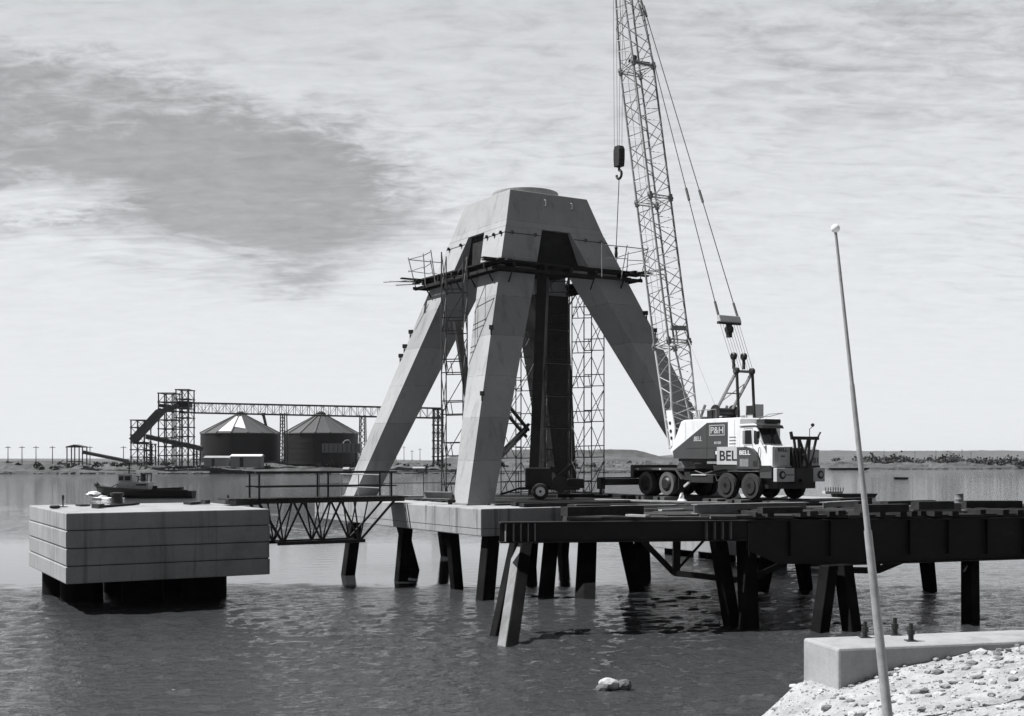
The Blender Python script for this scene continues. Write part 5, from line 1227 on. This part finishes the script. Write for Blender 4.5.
# sheds
def shed(px0, px1, ytop, ybot, y, m_, lab, roof=True):
    x0, x1 = far(px0, 0, y).x, far(px1, 0, y).x; z1 = far(0, ytop, y).z; z0 = far(0, ybot, y).z
    t = thing('shed', lab, 'shed', (x0, y, z0), 0, 'low sheds and huts on the far shore')
    wl_ = part('wall', MB().box(x0, x1, y, y + 5, z0 - 0.5, z1 - 0.4), m_, t)
    part('roof', MB().prism([(x0 - 0.2, y - 0.3, z1 - 0.4), (x0 - 0.2, y + 2.5, z1 + 0.25), (x0 - 0.2, y + 5.3, z1 - 0.4)], (x1 - x0 + 0.4, 0, 0)), 'white' if roof else m_, t)
    part('doorway', MB().box(x0 + (x1 - x0) * 0.30, x0 + (x1 - x0) * 0.42, y - 0.03, y + 0.2, z0 - 0.3, z1 - 0.8), 'black', t)
shed(204, 229, 456.5, 465, 393, 'shed', 'grey sheeted shed at the foot of the left silo', False)
shed(230.5, 261, 455, 466, 392, 'shed', 'long white roofed shed right of the grey shed below the left silo')
shed(413, 424, 467, 473, 398, 'shed', 'tiny pale hut by the far water seen right of the left leg', False)
shed(343, 348, 468, 473, 396, 'shed', 'tiny pale hut at the far waterline behind the footbridge', False)
ls = thing('loading_shed', 'raised grey loading shed on dark legs in front of the right silo', 'loading shed', far(340, 463, 384))
part('housing', MB().box(far(322, 0, 384).x, far(360, 0, 384).x, 384, 389, far(0, 452.5, 384).z, far(0, 443.5, 384).z), 'greysteel', ls)
rb = MB()
for k in range(8): x = far(324 + 4.5 * k, 0, 384).x; rb.box(x, x + 0.25, 383.85, 383.99, far(0, 452, 384).z, far(0, 444, 384).z)
part('ribs', rb, 'far_steel', ls)
lg = MB()
for px in (329, 342, 356): part('leg', MB().beam(far(px, 453, 384.5), V((far(px, 0, 384.5).x, 384.5, ZS - 0.8)), 0.5, 0.5), 'silo_wall', ls)
part('chute', MB().beam(far(327, 455, 384.4), far(333, 464, 384.4), 0.8, 0.8), 'silo_wall', ls)
part('hoop', MB().path([far(343, 443.5, 386), far(345, 440.5, 386), far(349, 440, 386), far(351, 443.5, 386)], 0.2, 6), 'greysteel', ls)
# crane derrick between the silos
solo('derrick', MB().beam(far(263, 413, 440), far(268, 434, 440), 0.9, 0.9).beam(far(265, 413, 440), far(262, 416, 440), 0.5, 0.5), 'far_steel', 'thin dark derrick arm leaning between the silo roofs', 'derrick', far(265, 434, 440))
# utility poles
up = None
for k, (px, py, lab) in enumerate([(22, 446, 'pole at the extreme left of the far shore'), (36, 446, 'second pole from the left on the far shore'), (52.5, 445.5, 'tall pole left of the small open shelter'),
                                   (90, 445.5, 'pole just right of the small open shelter'), (123.5, 445, 'pole beside the low conveyor tower'), (8, 447, 'pole on the bare shore left of all others')]):
    y = 420.0; p = far(px, 460, y); p.z = ZS; h = far(0, py, y).z - ZS
    if up is None:
        up = thing('utility_pole', 'thin ' + lab, 'utility pole', p, 0, 'utility poles along the far shore', True)
        part('pole', MB().tube((0, 0, -0.5), (0, 0, h), 0.17, 6, 0.12), 'far_steel', up); part('crossarm', MB().box(-1.0, 1.0, -0.1, 0.1, h - 0.6, h - 0.4), 'far_steel', up)
    else: clone(up, p, 0, 'thin ' + lab)
# poles and masts on the far right shore and behind the left leg
rnd = random.Random(9)
mp = None
names = {0: 'slender mast on the flat far shore between left leg and gallery tower'}
spots = [(388, 449, 470), (396, 447, 470), (404, 446, 470), (412, 450, 470), (420, 448, 470), (884, 450, 640), (896, 452, 640), (915, 451, 640), (936, 450, 640), (950, 452, 640), (962, 449, 640), (971, 452, 640)]
for k, (px, py, y) in enumerate(spots):
    p = at(px, 460, y); p.z = ZS
    lab = 'slender mast in the row behind the left leg' if px < 500 else 'slender mast above the scrub on the far right shore'
    grp = 'masts behind the left leg' if px < 500 else 'masts on the far right shore'
    h = at(0, py, y).z - ZS
    solo('mast', MB().tube(p, p + V((0, 0, h)), 0.14, 5, 0.1).beam(p + V((-0.7, 0, h * 0.9)), p + V((0.7, 0, h * 0.9)), 0.12, 0.12), 'far_steel', lab, 'mast', p, grp)
# scrub on the far shore
sc = MB(); rnd = random.Random(17)
def leafclump(mb, c, rx, rz, n):
    for _ in range(n):
        v = V((rnd.gauss(0, .45), rnd.gauss(0, .45), abs(rnd.gauss(0, .5)))); p = V((c[0] + v.x * rx, c[1] + v.y * rx, c[2] + v.z * rz)); s_ = rnd.uniform(.25, .6)
        a = V((rnd.gauss(0, 1), rnd.gauss(0, 1), rnd.gauss(0, 1))).normalized() * s_; b = a.cross(V((rnd.gauss(0, 1), rnd.gauss(0, 1), rnd.gauss(0, 1)))).normalized() * s_
        mb.add([p - a - b, p + a - b, p + a + b, p - a + b], [(0, 1, 2, 3)])
for k in range(150):
    px = rnd.choice([rnd.uniform(864, 912), rnd.uniform(825, 1040), rnd.uniform(940, 960)]); y = rnd.uniform(612, 650)
    p = at(px, 460, y); leafclump(sc, (p.x, y, 3.0), rnd.uniform(1.6, 3.4), rnd.uniform(1.2, 3.4), 46)
for k in range(120):
    px = rnd.uniform(866, 914) if k < 85 else rnd.uniform(914, 1040); y = rnd.uniform(598, 612)
    p = at(px, 460, y); leafclump(sc, (p.x, y, 2.4), rnd.uniform(1.5, 2.6), rnd.uniform(1.3, 2.3), 60)
for k in range(190):
    px = rnd.uniform(-40, 640); y = float(shore_y(at(px, 460, 420).x)) + rnd.uniform(6, 70); p = at(px, 460, y)
    leafclump(sc, (p.x, y, rnd.uniform(1.6, 3.0)), rnd.uniform(0.8, 2.4), rnd.uniform(0.4, 1.0), 22)
o = part('scrub', sc, 'leaf', None); tag(o, 'dark low scrub strung along the far shore', 'scrub', kind='stuff')
# dark drift lines at the far waterline: weed-covered stones
wd = MB()
for k in range(420):
    x = rnd.uniform(-230, 330); y = float(shore_y(x)) + rnd.uniform(-1, 1.0); wd.blob((x, y, 0.1), rnd.uniform(.6, 2.4), .5, rnd.uniform(.2, .75), k, .4, 1)
o = part('shore_stones', wd, 'rock_dark', None); tag(o, 'dark weedy stones along the far waterline', 'stones', kind='stuff')

# ---------------------------------------------------------------- thin sea air
hz = MB().box(-6500, 6500, -60, 9300, -3.0, 75.0)
hm = bpy.data.materials.new('sea_haze'); hm.use_nodes = True
ht_ = hm.node_tree; ht_.nodes.clear()
ho = ht_.nodes.new('ShaderNodeOutputMaterial'); hv = ht_.nodes.new('ShaderNodeVolumePrincipled')
hv.inputs['Color'].default_value = (0.95, 0.97, 1.0, 1); hv.inputs['Density'].default_value = 0.00004; hv.inputs['Anisotropy'].default_value = 0.2
ht_.links.new(hv.outputs[0], ho.inputs['Volume'])
o = part('haze', hz, hm, None); o['kind'] = 'stuff'; o['label'] = 'thin pale sea haze over the whole scene'; o['category'] = 'haze'
